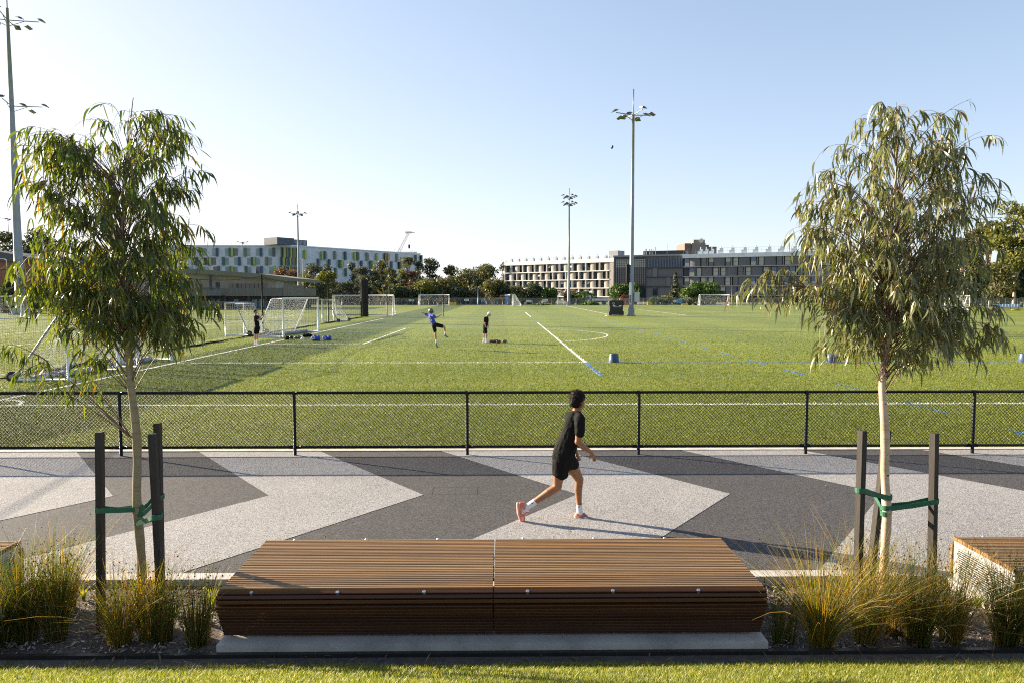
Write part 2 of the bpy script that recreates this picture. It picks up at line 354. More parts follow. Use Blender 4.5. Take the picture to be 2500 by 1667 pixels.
YK0, YK1 = 7.0, 7.16                                          # kerb beside the bed
YP1 = 12.83
path = sheet('path', rect(-40, 40, YK1, YP1), -.004, MT['crumb_dark'])
AP, PW = 10.0, 2.15
ch = MB(); sl_ = .755
for k in range(-7, 9):
    x0 = -3.25 + 2 * PW * k; x1 = x0 + PW
    top, bot = YP1, YK1
    q = lambda x, y: (x, y, 0)
    ch.quad(q(x0, AP), q(x1, AP), q(x1 - (top - AP) * sl_, top), q(x0 - (top - AP) * sl_, top))
    ch.quad(q(x0 - (AP - bot) * sl_, bot), q(x1 - (AP - bot) * sl_, bot), q(x1, AP), q(x0, AP))
ch.build('light_chevron', MT['crumb_light'], path)
k1 = MB(); k1.box(-40, 40, YP1, 12.985, -.12, .012)
for i in range(-13, 14): pass
tag(k1.build('kerb', MT['concrete']), kind='structure')
k2 = MB()
for i in range(-13, 13): k2.box(i * 3 - .4, i * 3 + 2.594, YK0, YK1, -.16, .006)
tag(k2.build('kerb', MT['concrete']), kind='structure')
ZB = -.07                                                     # level of the planting bed
bed = MB(); nx, ny = 160, 22
for j in range(ny + 1):
    for i in range(nx + 1):
        x = -12 + 24 * i / nx; y = 5.62 + (YK0 - 5.62) * j / ny
        h = ZB + .045 * (mnoise.noise((x * 2.1, y * 2.1, 3)) + .5 * mnoise.noise((x * 6, y * 6, 1)))
        bed.v.append((x, y, h))
for j in range(ny):
    for i in range(nx):
        a = j * (nx + 1) + i; bed.f.append((a, a + 1, a + nx + 2, a + nx + 1)); bed.m.append(0); bed.sm.append(True)
tag(bed.build('planting_bed', MT['mulch']), kind='structure')
n = 14000; c = np.stack([RNG.uniform(-6.5, 6.5, n), RNG.uniform(5.66, YK0 - .02, n), np.full(n, ZB + .012) + RNG.uniform(-.02, .022, n)], 1)
dirs = unit(np.stack([RNG.normal(size=n), RNG.normal(size=n), RNG.normal(size=n) * .25], 1)); side = unit(np.cross(dirs, unit(RNG.normal(size=(n, 3)) * .3 + np.array([0, 0, 1.]))))
ln = RNG.uniform(.008, .032, n)[:, None]
Pt = np.stack([c - dirs * ln, c + np.array([0, 0, .003]), c + dirs * ln], 1); Wd = np.stack([RNG.uniform(.002, .005, n), RNG.uniform(.004, .009, n), RNG.uniform(.001, .004, n)], 1)
V, F = ribbons(Pt, Wd, side)
MT['chips'] = leaf_mat('bark_chips', [(0, (.06, .045, .035)), (.4, (.16, .125, .095)), (.7, (.32, .26, .2)), (1, (.52, .46, .39))], 0, .9)
tag(np_obj('mulch', V, F, MT['chips']), 'loose bark chips covering the planting bed', 'mulch', kind='stuff')
ed = MB(); ed.box(-12, 12, 5.575, 5.618, -.15, -.035); tag(ed.build('garden_edging', MT['edging']), 'thin black strip edging between planting bed and lawn', 'edging')
so_ = MB(); so_.add([(-12, 5.42, -.06), (12, 5.42, -.06), (12, 5.575, -.065), (-12, 5.575, -.065)], [(0, 1, 2, 3)]); tag(so_.build('soil_strip', MT['soil']), kind='structure')
SLP = .42
def zl(y): return -.06 + SLP * (5.44 - y)
lw_ = MB().add([(-12, 2.2, zl(2.2)), (12, 2.2, zl(2.2)), (12, 5.44, -.06), (-12, 5.44, -.06)], [(0, 1, 2, 3)]); tag(lw_.build('lawn', MT['lawn']), kind='structure')
# lawn blades
n = 90000; x = RNG.uniform(-4.6, 4.6, n); yy = 5.52 - 1.65 * RNG.random(n)
edge = 5.43 + .05 * np.sin(x * 3.1) + .035 * np.sin(x * 9.7 + 1) + .03 * np.sin(x * 23.3 + 2) + RNG.normal(size=n) * .018; keep = (yy < edge) & (RNG.random(n) < np.clip((edge - yy) / .05, .15, 1)); x, yy = x[keep], yy[keep]; n = len(x)
b = np.stack([x, yy, zl(np.minimum(yy, 5.44))], 1); h = RNG.uniform(.012, .032, n) * (1 + .35 * np.sin(x * 2.3) * np.sin(yy * 17))
az = RNG.uniform(0, 2 * math.pi, n); lean = RNG.uniform(.2, 1.1, n)
o_ = np.stack([np.cos(az), np.sin(az), np.zeros(n)], 1)
Pt = np.stack([b, b + o_ * (h * lean * .35)[:, None] + np.array([0, 0, 1.]) * (h * .6)[:, None], b + o_ * (h * lean)[:, None] + np.array([0, 0, 1.]) * h[:, None]], 1)
Wd = np.stack([np.full(n, .0022), np.full(n, .0018), np.full(n, .0002)], 1); sd = np.stack([-np.sin(az), np.cos(az), np.zeros(n)], 1)
V, F = ribbons(Pt, Wd, sd)
MT['lawn_blade'] = leaf_mat('lawn_blades', [(0, (.08, .125, .012)), (.4, (.19, .225, .02)), (.75, (.32, .31, .04)), (1, (.46, .38, .13))], .45, .5)
tag(np_obj('grass', V, F, MT['lawn_blade']), 'short mown grass of the lawn strip', 'grass', kind='stuff')

# ------------------------------------------------------------------ near chain-link fence
YFN, ZT, ZBm = 12.56, 1.085, .135
fence = empty('chain_link_fence', (-.6, YFN, 0), 0, 'low black chain link fence between the path and the pitch', 'fence')
fx = [-9.6, -6.6, -3.6, -.61, 2.38, 5.32, 8.27, 11.2]
def lp(p): return (p[0] + .6, p[1] - YFN, p[2])
MB().tube([lp((-14, YFN, ZT)), lp((14, YFN, ZT))], .024, 12).build('top_rail', MT['black_metal'], fence)
MB().tube([lp((-14, YFN, ZBm)), lp((14, YFN, ZBm))], .022, 12).build('bottom_rail', MT['black_metal'], fence)
for x in fx:
    po = MB().tube([lp((x, YFN - .03, -.05)), lp((x, YFN - .03, ZT - .01)), lp((x, YFN - .03, ZT + .012))], [.028, .028, .02], 12)
    po.tube([lp((x - .1, YFN, ZBm)), lp((x + .1, YFN, ZBm))], .031, 10); po.tube([lp((x - .04, YFN, ZT)), lp((x + .04, YFN, ZT))], .03, 10)
    po.build('post', MT['black_metal'], fence)
def diag(x0, x1, z0, z1, sp):
    out = []; H = z1 - z0; k = math.floor((x0 - H) / sp)
    while k * sp < x1:
        a = k * sp
        t0, t1 = max(a, x0), min(a + H, x1)
        if t1 > t0: out.append(((t0, 0, z0 + t0 - a), (t1, 0, z0 + t1 - a))); out.append(((t0, .004, z1 - (t0 - a)), (t1, .004, z1 - (t1 - a))))
        k += 1
    return out
ex = [-14] + fx + [14]
for a, b_ in zip(ex, ex[1:]):
    segs = diag(a, b_, ZBm, ZT, .062)
    # knuckled ends of the wires round the rails
    k = a
    while k < b_: segs.append(((k, -.026, ZT + .02), (k + .02, -.026, ZT - .02))); segs.append(((k, -.026, ZT + .026), (k, .02, ZT + .026))); k += .062
    segs = [(lp((p[0], p[1] + YFN, p[2])), lp((q_[0], q_[1] + YFN, q_[2]))) for p, q_ in segs]
    strands(segs, .0046, 'wire_mesh', MT['black_metal'], fence)

# ------------------------------------------------------------------ benches
Y0B, Y1B, ZS = 5.66, 6.88, .45
def bench_profile():
    """(y, z, normal angle) of each slat round the seat: back edge over the flat top, round the front edge and down."""
    pts = []
    nt_ = 30
    for i in range(nt_): pts.append((Y1B - .03 - (Y1B - .06 - Y0B) * (i + .5) / nt_, ZS, 90, 'top'))
    cz = ZS - .085; cy = Y0B + .02
    for a in (118, 146, 172): pts.append((cy + .088 * math.cos(R(a)), cz + .088 * math.sin(R(a)), a, 'front'))
    for i in range(9): pts.append((Y0B - .067 + .019 * i, cz - .033 - .0345 * (i + .15), 199, 'front'))
    for a in (62, 30, 4): pts.append((Y1B - .075 + .088 * math.cos(R(a)), cz + .088 * math.sin(R(a)), a, 'back'))
    for i in range(8): pts.append((Y1B + .012 - .012 * i, cz - .033 - .036 * (i + .15), -8, 'back'))
    return pts
PROF = bench_profile()
def make_bench(x0, x1, label, ends=(False, False)):
    root = empty('slatted_bench', (x0, Y0B, 0), 0, label, 'bench', 'slatted timber benches along the path')
    def mk(part, name, mat):
        mb = MB()
        for (y, z, an, pt) in PROF:
            if pt != part: continue
            u = Vector((0, math.cos(R(an)), math.sin(R(an)))); s = Vector((0, -u.z, u.y)); hw, th = .0146, .018
            c = Vector((0, y - Y0B, z)); q = random.uniform(-.0012, .0012)
            prof = [c + s * (-hw) - u * th * 2, c + s * (-hw) - u * .004 + u * q, c - s * (hw - .004) + u * q, c + s * (hw - .004) + u * q, c + s * hw - u * .004 + u * q, c + s * hw - u * th * 2]
            e0, e1 = random.uniform(-.002, .002), random.uniform(-.002, .002)
            v = [Vector((e0, 0, 0)) + p for p in prof] + [Vector((x1 - x0 + e1, 0, 0)) + p for p in prof]
            f = [(i, i + 1, i + 7, i + 6) for i in range(5)] + [(5, 0, 6, 11), (5, 4, 3, 2, 1, 0), (6, 7, 8, 9, 10, 11)]
            mb.add(v, f)
        return mb.build(name, mat, root)
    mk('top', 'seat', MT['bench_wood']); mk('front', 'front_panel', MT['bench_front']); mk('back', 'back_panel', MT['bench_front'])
    # dark carcass under the slats
    MB().box(.03, x1 - x0 - .03, .17, Y1B - Y0B - .10, .02, ZS - .05).build('frame', MT['edging'], root)
    for fx_ in ((.082, .395, .71) if True else ()):
        L_ = x1 - x0
        for (yy_, zz_, an) in ((-.022 + .004, ZS - .020, 122), (Y1B - Y0B - .03, ZS - .012, 58)):
            u = Vector((0, math.cos(R(an)), math.sin(R(an)))); c = Vector((L_ * fx_ + .09, yy_, zz_)) + u * .002
            st = MB().tube([c - u * .03, c + u * .012, c + u * .017], [.0155, .0155, .012], 16); st.build('stud', MT['steel'], root)
    for side, on in zip((0, 1), ends):
        if not on: continue
        xx = -.012 if side == 0 else x1 - x0 + .012; W_ = Y1B - Y0B; pm = MB()
        ya, yb, za, zb = .03, W_ - .03, .03, ZS - .04
        for (a, b2, c2, d2) in ((ya, yb, zb - .055, zb), (ya, yb, za, za + .05), (ya, ya + .07, za + .05, zb - .055), (yb - .07, yb, za + .05, zb - .055)):
            pm.box(xx - .004, xx + .004, a, b2, c2, d2)
        z = za + .056
        while z < zb - .062: pm.box(xx - .003, xx + .003, ya + .07, yb - .07, z, z + .0105); z += .021
        pm.build('end_panel', MT['end_white'], root)
        k = int(W_ / .0375); tr = MB()
        for i in range(k): tr.box(xx - .012, xx + .012, .01 + i * .0375, .01 + i * .0375 + .031, ZS - .034, ZS + .001)
        tr.build('slat_edging', MT['bench_wood'], root)
        for y0_, y1_, sl4 in ((-.055, -.02, .004), (W_ - .015, W_ + .015, 0)):
            tr = MB()
            for i in range(9): tr.box(xx - .012, xx + .012, y0_ + sl4 * i, y1_ + sl4 * i, .04 + i * .037, .04 + i * .037 + .031)
            tr.build('slat_edging', MT['bench_wood'], root)
    return root
MT['end_white'] = M('white_slotted_steel', (.31, .305, .295), .45, .08, 12)
make_bench(-2.255, -.078, 'slatted timber bench standing beside the tree whose stake shadow falls across its seat')
make_bench(-.066, 2.105, 'slatted timber bench module standing in front of the running boy')
make_bench(-6.85, -4.62, 'slatted timber bench cut off by the photo edge, behind the tallest rushes', (False, True))
make_bench(4.40, 6.6, 'slatted timber bench with slotted white end panel showing above the rushes', (True, False))
for x0, x1, z_ in ((-2.27, 2.13, 'the two middle benches'), (-6.9, -4.60, 'the bench behind the tall rushes'), (4.38, 6.7, 'the bench with slotted end panel')):
    pd = MB(); pd.box(x0, x1, 5.625, 6.995, -.16, .018)
    tag(pd.build('concrete_plinth', MT['concrete']), 'low concrete plinth under ' + z_, 'plinth', 'concrete plinths under the benches')

# ------------------------------------------------------------------ young street trees
def bez(a, b, c, n):
    t = np.linspace(0, 1, n)[:, None]; return (1 - t) ** 2 * a + 2 * t * (1 - t) * b + t ** 2 * c
def bark_mat(name, a, b, dark):
    m, t, bs, out = newmat(name)
    c = ramp(t, noise_fac(t, 3.2, 5, .65, stretch=(3, 3, .9)), [(.3, a), (.7, b)])
    ring = noise_fac(t, 2.4, 4, .6, stretch=(2, 2, 14)); c = mixc(t, .55, c, ramp(t, ring, [(.34, (.55, .5, .44)), (.48, (1, 1, 1))]), 'MULTIPLY')
    knot = noise_fac(t, 17, 2, .5, stretch=(1, 1, 1.6)); c = mixc(t, ramp(t, knot, [(.70, (0, 0, 0)), (.76, (1, 1, 1))]), c, dark)
    t.links.new(c, bs.inputs['Base Color']); bs.inputs['Roughness'].default_value = .75; bs.inputs['Specular IOR Level'].default_value = .3
    bump(t, bs, ring, .5, .006); return m
MT['bark_pale'] = bark_mat('smooth_gum_bark', (.44, .31, .21), (.60, .47, .35), (.10, .06, .04))
MT['bark_olive'] = bark_mat('olive_gum_bark', (.19, .145, .08), (.34, .28, .18), (.05, .035, .025))
MT['twig'] = M('reddish_twig', (.13, .072, .045), .6, .3, 10)
MT['gum_a'] = leaf_mat('gum_leaf_green', [(0, (0.0322, 0.0528, 0.014)), (0.35, (0.0598, 0.0912, 0.019)), (0.7, (0.1127, 0.1464, 0.024)), (0.94, (0.184, 0.198, 0.03)), (0.985, (0.23, 0.156, 0.03)), (1, (0.276, 0.144, 0.04))], .36, .40, (1.7, 1.7, .4), .45)
MT['gum_b'] = leaf_mat('gum_leaf_grey', [(0, (0.0634, 0.0805, 0.0299)), (0.35, (0.1281, 0.144, 0.0552)), (0.7, (0.2257, 0.2257, 0.0943)), (0.94, (0.3172, 0.2928, 0.1265)), (0.985, (0.2684, 0.1708, 0.069)), (1, (0.2928, 0.1342, 0.0575))], .34, .36, (1.15, 1.25, .5), .6)
def young_tree(trunk, radii, Y0, outline, extra, n_spray, leaf_m, bark_m, label, seed, z_lo=2.0, per=(17, 29), llen=(.115, .20), lw=(.0052, .0095)):
    rg = np.random.default_rng(seed)
    TP = [np.array(P(*D(*p), Y0)) for p in trunk]; TP[0] = np.array((TP[0][0], TP[0][1], ZB - .06)); base = TP[0].copy()
    root = empty('eucalyptus_tree', base, 0, label, 'tree', 'young staked street trees')
    dz = [0, .03, -.02, .03, 0, -.04, .02, .05, 0, .03, -.03, 0, 0, 0, 0]
    TP = [p + np.array([0, dz[i % 15] if i else 0, 0]) for i, p in enumerate(TP)]
    # smooth trunk
    tpz = np.array([p[2] for p in TP]); zz = np.linspace(tpz[0], tpz[-1], 60)
    TX = np.interp(zz, tpz, [p[0] for p in TP]); TY = np.interp(zz, tpz, [p[1] for p in TP]); TR = np.interp(zz, tpz, radii)
    ker = np.array([1, 2, 3, 2, 1]) / 9
    TX[2:-2] = np.convolve(TX, ker, 'valid'); TY[2:-2] = np.convolve(TY, ker, 'valid'); TR = TR * (1 + .05 * np.sin(zz * 9) + .04 * np.sin(zz * 23 + seed))
    MB().tube([(TX[i] - base[0], TY[i] - base[1], zz[i] - base[2]) for i in range(60)], list(TR), 12).build('trunk', bark_m, root)
    oy = np.array([o[0] for o in outline], float); ol = np.array([o[1] for o in outline], float); orr = np.array([o[2] for o in outline], float)
    tw = MB(); LP = []; LW = []; LS = []
    tgts = []
    cy = np.cumsum(orr - ol); 
    yy_ = np.linspace(oy[0], oy[-1], 400); wgt = np.interp(yy_, oy, orr - ol); wgt = wgt * (.42 + 1.05 * np.linspace(0, 1, 400)); wgt = wgt / wgt.sum()
    for s in range(n_spray):
        py = rg.choice(yy_, p=wgt); l, r_ = np.interp(py, oy, ol), np.interp(py, oy, orr)
        a = rg.uniform(0, 2 * math.pi); rr = rg.uniform(0.12, 1) ** .55
        px = (l + r_) / 2 + (r_ - l) / 2 * rr * math.cos(a); hw = (r_ - l) / 2 * 1.063 * Y0 / FPX
        tgts.append((np.array(P(*D(px, py), Y0)) + np.array([0, hw * .8 * rr * math.sin(a), 0]), None, 1.0))
    for q in range(9):
        z_ = tpz[-1] - .22 + .20 * rg.random(); tgts.append((np.array([np.interp(z_, zz, TX) + rg.normal() * .13, np.interp(z_, zz, TY) + rg.normal() * .13, z_]), None, .32))
    for (start, pts) in extra:
        for (px, py, dy) in pts: tgts.append((np.array(P(*D(px, py), Y0)) + np.array([0, dy, 0]), start, .8))
    for T, start, dens in tgts:
        hd = np.hypot(T[0] - np.interp(T[2], zz, TX), T[1] - np.interp(T[2], zz, TY))
        if start is None:
            z0 = np.clip(T[2] - .25 - hd * rg.uniform(.35, .95), tpz[0] + z_lo + rg.uniform(0, .9), tpz[-1] - .05); S = np.array([np.interp(z0, zz, TX), np.interp(z0, zz, TY), z0])
            mid = S * .45 + T * .55 + np.array([0, 0, hd * rg.uniform(.1, .3) + .1])
        else:
            S = np.array(P(*D(*start), Y0)); mid = S * .5 + T * .5 + np.array([0, 0, rg.uniform(.0, .06)])
        # leading shoots stand up, the end of each shoot nods
        E = T.copy(); 
        if start is None and rg.random() < .75: od = np.array([T[0] - S[0], T[1] - S[1], 0]); od /= max(np.linalg.norm(od), 1e-6); E = T + od * rg.uniform(.02, .16) + np.array([0, 0, -rg.uniform(.03, .20)]); mid = mid * .7 + T * .3 + np.array([0, 0, .08])
        pth = bez(S, mid, E, 14)
        r0 = .0022 + .0038 * min(1, hd); rad = list(np.linspace(r0, .0012, 14))
        tw.tube([tuple(p - base) for p in pth], rad, 4, caps=False)
        nl = int(rg.integers(*per) * dens)
        out = np.array([T[0] - S[0], T[1] - S[1], 0]); out = out / max(np.linalg.norm(out), 1e-6)
        # hanging side twigs
        hangs = []
        for q in range(int(rg.integers(2, 5))):
            u = rg.uniform(.5, 1.0); b = pth[int(u * 13)]
            dn = np.array([rg.normal() * .45, rg.normal() * .45, 0]) + out * .6; L_ = rg.uniform(.10, .28)
            e = b + dn * L_ * .8 + np.array([0, 0, -L_ * rg.uniform(.2, .8)]); m_ = b + dn * L_ * .6 + np.array([0, 0, L_ * .12])
            hp = bez(b, m_, e, 7); hangs.append(hp); tw.tube([tuple(p - base) for p in hp], list(np.linspace(.0018, .0009, 7)), 3, caps=False)
        for q in range(nl):
            if hangs and rg.random() < .7:
                hp = hangs[rg.integers(len(hangs))]; b = hp[int(rg.uniform(.15, 1) * 6)]
            else: b = pth[int(rg.uniform(.45, 1.0) * 13)]
            az = rg.uniform(0, 2 * math.pi); o3 = np.array([math.cos(az), math.sin(az), 0]) * .75 + out * .35
            Ln = rg.uniform(*llen); up = rg.uniform(-.45, .35); k = 6; t = np.linspace(0, 1, k)
            droop = rg.uniform(.55, 1.0)
            hor = o3[None] * (Ln * (t * (1 - .62 * droop * t)))[:, None]
            ver = np.array([0, 0, 1.])[None] * (Ln * (up * t * (1 - t) - droop * (t ** 1.25)))[:, None]
            pp = b + hor * (.62 if rg.random() < .8 else 1.0) + ver
            curl = np.cross(o3, [0, 0, 1.]) * rg.normal() * .22 * Ln; pp = pp + curl[None] * (t * t)[:, None]
            wd = rg.uniform(*lw); LP.append(pp - base); LW.append(np.array([.18, .8, 1, .86, .5, .03]) * wd)
            tan = pp[-1] - pp[0]; sv = np.cross(tan, rg.normal(size=3)); LS.append(sv / max(np.linalg.norm(sv), 1e-6))
    V, F = ribbons(np.array(LP), np.array(LW), np.array(LS))
    cr = np_obj('crown', V, F, leaf_m, root, smooth=True)
    tw.build('branch', MT['twig'], root)
    return root
YT = 6.2
out_l = [(198, 300, 330), (215, 285, 420), (250, 235, 425), (285, 75, 430), (330, 60, 440), (380, 45, 455), (430, 62, 465), (480, 95, 470), (515, 120, 445), (545, 60, 430), (580, 48, 440), (620, 62, 470), (680, 95, 474), (730, 140, 470), (765, 200, 462)]
ext_l = [((302, 1005), [(110, 830, -.1), (60, 800, .05), (140, 815, .1), (200, 850, 0), (90, 850, -.15)]), ((110, 830), [(25, 790, 0), (40, 815, .05), (60, 850, -.05), (80, 835, .1)]),
         ((298, 900), [(200, 770, 0), (170, 775, -.1), (235, 785, .1), (150, 790, .05), (225, 820, -.05)])]
young_tree([(326, 1445), (322, 1290), (316, 1150), (312, 1050), (313, 980), (304, 870), (290, 760), (283, 650), (280, 560), (283, 450), (298, 330), (306, 225)],
           [.044, .039, .037, .035, .034, .031, .027, .022, .018, .013, .008, .003], YT, out_l, ext_l, 350, MT['gum_a'], MT['bark_olive'],
           'young eucalyptus with backlit green foliage and one long low branch, staked between two black posts', 11)
out_r = [(210, 1990, 2110), (240, 1965, 2235), (270, 1945, 2250), (300, 1930, 2240), (340, 1872, 2262), (380, 1865, 2262), (420, 1850, 2250), (455, 1820, 2278), (500, 1828, 2285), (540, 1842, 2285), (580, 1855, 2268), (640, 1862, 2262), (690, 1880, 2275), (740, 1895, 2278), (775, 1925, 2262)]
ext_r = [((2045, 760), [(1800, 640, .1), (1760, 630, 0), (1830, 655, -.1), (1790, 680, .1), (1850, 680, 0)]), ((1850, 660), [(1720, 640, 0), (1712, 668, .05), (1740, 690, -.1), (1765, 615, .1), (1700 + 40, 650, 0), (1775, 700, -.05), (1800, 610, 0), (1820, 700, .05)]),
         ((2036, 855), [(2100, 800, 0), (2130, 815, -.15), (2150, 830, .05), (2090, 835, .1), (2120, 790, .1)]), ((2040, 800), [(1960, 790, -.1), (1930, 800, 0), (1985, 805, .1), (1945, 770, .1)])]
young_tree([(2034, 1440), (2034, 1290), (2036, 1180), (2036, 1100), (2034, 1000), (2024, 930), (2026, 875), (2040, 830), (2046, 700), (2050, 550), (2055, 400), (2058, 235)],
           [.042, .039, .038, .037, .036, .034, .031, .028, .022, .015, .009, .003], YT + .05, out_r, ext_r, 360, MT['gum_b'], MT['bark_pale'],
           'young eucalyptus with pale smooth trunk and grey green drooping leaves, tied to three stakes', 23)
def stake(top, bot, Yt, Yb, label, rot=0):
    a = P(*D(*bot), Yb); a.z = ZB - .05; t = P(*D(*top), Yt); h = .027
    mb = MB(); ax = t - a
    fr = [Vector((sx * h, sy * h, 0)) for sx, sy in ((-1, -1), (1, -1), (1, 1), (-1, 1))]
    fr = [Matrix.Rotation(rot, 3, 'Z') @ q for q in fr]; k = 6
    v = [tuple(ax * (i / k) + q) for i in range(k + 1) for q in fr]
    v += [tuple(ax + q * .8 + Vector((0, 0, .006))) for q in fr]; k += 1
    f = [(i * 4 + j, i * 4 + (j + 1) % 4, (i + 1) * 4 + (j + 1) % 4, (i + 1) * 4 + j) for i in range(k) for j in range(4)] + [(k * 4, k * 4 + 1, k * 4 + 2, k * 4 + 3)]
    mb.add(v, f); o = mb.build('tree_stake', MT['stake']); o.location = a
    return tag(o, label, 'stake', 'hardwood stakes round the young trees'), a, t
def strap(a, b, trunk_c, r, z_tr, label, wd=.022):
    """Webbing tie: round the stake at a, across to the trunk and round it."""
    A = Vector(a); T = Vector((trunk_c[0], trunk_c[1], z_tr)); d = (T - A); d.z = 0; d.normalize(); n = Vector((-d.y, d.x, 0))
    loop = []
    for th in np.linspace(R(115), R(-115), 14): loop.append(T + (d * math.cos(th) + n * math.sin(th)) * (r + .004))
    so2 = [A + (-d * math.cos(th) + n * math.sin(th)) * .042 for th in np.linspace(R(-100), R(100), 9)]
    pts = so2 + [A.lerp(T, .45) + n * .02 + Vector((0, 0, -.012))] + loop + [A.lerp(T, .5) - n * .022 + Vector((0, 0, -.006))] + [so2[0]]
    mb = MB(); o0 = A; v = []
    for p in pts: v += [p - o0 + Vector((0, 0, -wd)), p - o0 + Vector((0, 0, wd))]
    f = [(i * 2, i * 2 + 2, i * 2 + 3, i * 2 + 1) for i in range(len(pts) - 1)]
    mb.add(v, f); o = mb.build('tree_tie', MT['strap']); o.location = o0
    md = o.modifiers.new('thick', 'SOLIDIFY'); md.thickness = .003
    return tag(o, label, 'tree tie', 'green webbing ties holding the young trees')
def on(a, t, py, Yd):
    z = P(*D(100, py), Yd).z; return a.lerp(t, (z - a.z) / (t.z - a.z))
_, a1, t1 = stake((229, 993), (232, 1440), 6.05, 6.05, 'black stake standing alone, nearest the tall seeding rushes')
_, a2, t2 = stake((350, 997), (374, 1440), 6.0, 6.0, 'shorter of the two dark stakes standing close together')
_, a3, t3 = stake((362, 972), (372, 1440), 6.42, 6.42, 'taller dark stake behind the other of a close pair')
tcx = P(*D(319, 1165), YT); tc1 = (tcx.x, tcx.y)
strap(on(a1, t1, 1170, 6.05), None, tc1, .037, P(*D(319, 1166), YT).z, 'green tie from the lone black stake to the backlit eucalyptus')
strap(on(a3, t3, 1140, 6.42), None, tc1, .038, P(*D(319, 1178), YT).z, 'green tie from the taller paired stake to the backlit eucalyptus')
strap(on(a2, t2, 1186, 6.0), None, tc1, .038, P(*D(319, 1198), YT).z, 'lowest green tie, from the shorter paired stake to the backlit eucalyptus')
YR = YT + .05
_, b1, s1 = stake((1981, 990), (1966, 1440), 6.1, 6.1, 'straight dark stake nearest the bench beside the pale trunk', .35)
_, b2, s2_ = stake((2037, 990), (1988, 1440), 6.5, 6.42, 'slanting dark stake leaning behind the pale trunk', .3)
_, b3, s3 = stake((2146, 996), (2138, 1440), 6.2, 6.2, 'mottled dark stake nearest the slotted bench end', .4)
tcx = P(*D(2036, 1150), YR); tc2 = (tcx.x, tcx.y)
strap(on(b1, s1, 1131, 6.1), None, tc2, .039, P(*D(2036, 1140), YR).z, 'upper green tie, from the straight stake to the pale trunk')
strap(on(b2, s2_, 1146, 6.46), None, tc2, .039, P(*D(2036, 1178), YR).z, 'lowest green tie, from the slanting stake to the pale trunk')
strap(on(b3, s3, 1157, 6.2), None, tc2, .039, P(*D(2036, 1164), YR).z, 'long level green tie from the mottled stake to the pale trunk')

# ------------------------------------------------------------------ rushes and small plants
MT['rush'] = leaf_mat('rush_stem', [(0, (0.0508, 0.0845, 0.011)), (0.3, (0.1087, 0.143, 0.0132)), (0.55, (0.232, 0.195, 0.0198)), (0.8, (0.406, 0.247, 0.0385)), (0.93, (0.522, 0.312, 0.077)), (1, (0.435, 0.143, 0.033))], .45, .5, (1.4, 1.35, .35))
MT['rush_green'] = leaf_mat('green_rush_stem', [(0, (0.0264, 0.0517, 0.01)), (0.4, (0.06, 0.092, 0.013)), (0.7, (0.12, 0.1323, 0.018)), (0.88, (0.228, 0.161, 0.03)), (1, (0.312, 0.1265, 0.03))], .42, .5, (1.4, 1.35, .35))
MT['rush_dry'] = leaf_mat('dry_rush_stem', [(0, (0.15, 0.1, 0.046)), (0.5, (0.275, 0.1875, 0.092)), (1, (0.425, 0.3, 0.1495))], .35, .6)
MT['seed'] = M('brown_seed_head', (.045, .022, .014), .8, .4, 30)
def rush(px, py, h, n, spread, label, seed, lean=(0, 0), dry=.18, base_r=.085, green=False):
    rg = np.random.default_rng(seed); b = G(*D(px, py), ZB); h *= 1.12 if green else 1.24; spread *= 1.0 if green else 1.12; n = int(n * 1.55); root = empty('rush_plant', b, 0, label, 'rush', 'knobby rushes planted beside the benches')
    for nm, frac, mat in (('stems', 1 - dry, 'rush'), ('dry_stems', dry, 'rush_dry')):
        m = int(n * frac); az = rg.uniform(0, 2 * math.pi, m); rr = base_r * np.sqrt(rg.random(m))
        B = np.stack([rr * np.cos(az), rr * np.sin(az), np.full(m, -.02)], 1)
        az2 = az + rg.normal(size=m) * .7; sp = np.abs(rg.normal(size=m)) * spread * (1.5 if mat == 'rush_dry' else 1); hh = h * rg.uniform(.45, 1.05, m) * (.85 if mat == 'rush_dry' else 1)
        o2 = np.stack([np.cos(az2), np.sin(az2), np.zeros(m)], 1) * sp[:, None] + np.array([lean[0], lean[1], 0])[None]
        t = np.linspace(0, 1, 7)
        bend = rg.uniform(0, .25, m) + (rg.random(m) < .08) * rg.uniform(.3, .8, m) + (mat == 'rush_dry') * rg.uniform(0, .5, m)
        Pt = B[:, None, :] + o2[:, None, :] * (hh[:, None] * (.35 * t + .65 * t ** 2))[..., None] + np.array([0, 0, 1.])[None, None] * (hh[:, None] * (t[None] - bend[:, None] * t[None] ** 3 * .6))[..., None]
        Pt = Pt + (rg.normal(size=(m, 1, 3)) * .02) * (t * (1 - t))[None, :, None]
        W = np.outer(rg.uniform(.0012, .0024, m), np.array([1, 1, .95, .85, .7, .5, .25])); S = unit(np.cross(Pt[:, -1] - Pt[:, 0], rg.normal(size=(m, 3))))
        V, F = ribbons(Pt, W, S); np_obj(nm, V, F, MT['rush_green' if green and mat == 'rush' else mat], root)
        if mat == 'rush':
            k = rg.random(m) < .42; C = Pt[k][:, 5] + rg.normal(size=(k.sum(), 3)) * .004
            V, F = octas(C, rg.uniform(.0045, .009, k.sum())); np_obj('flower_heads', V, F, MT['seed'], root)
    return root
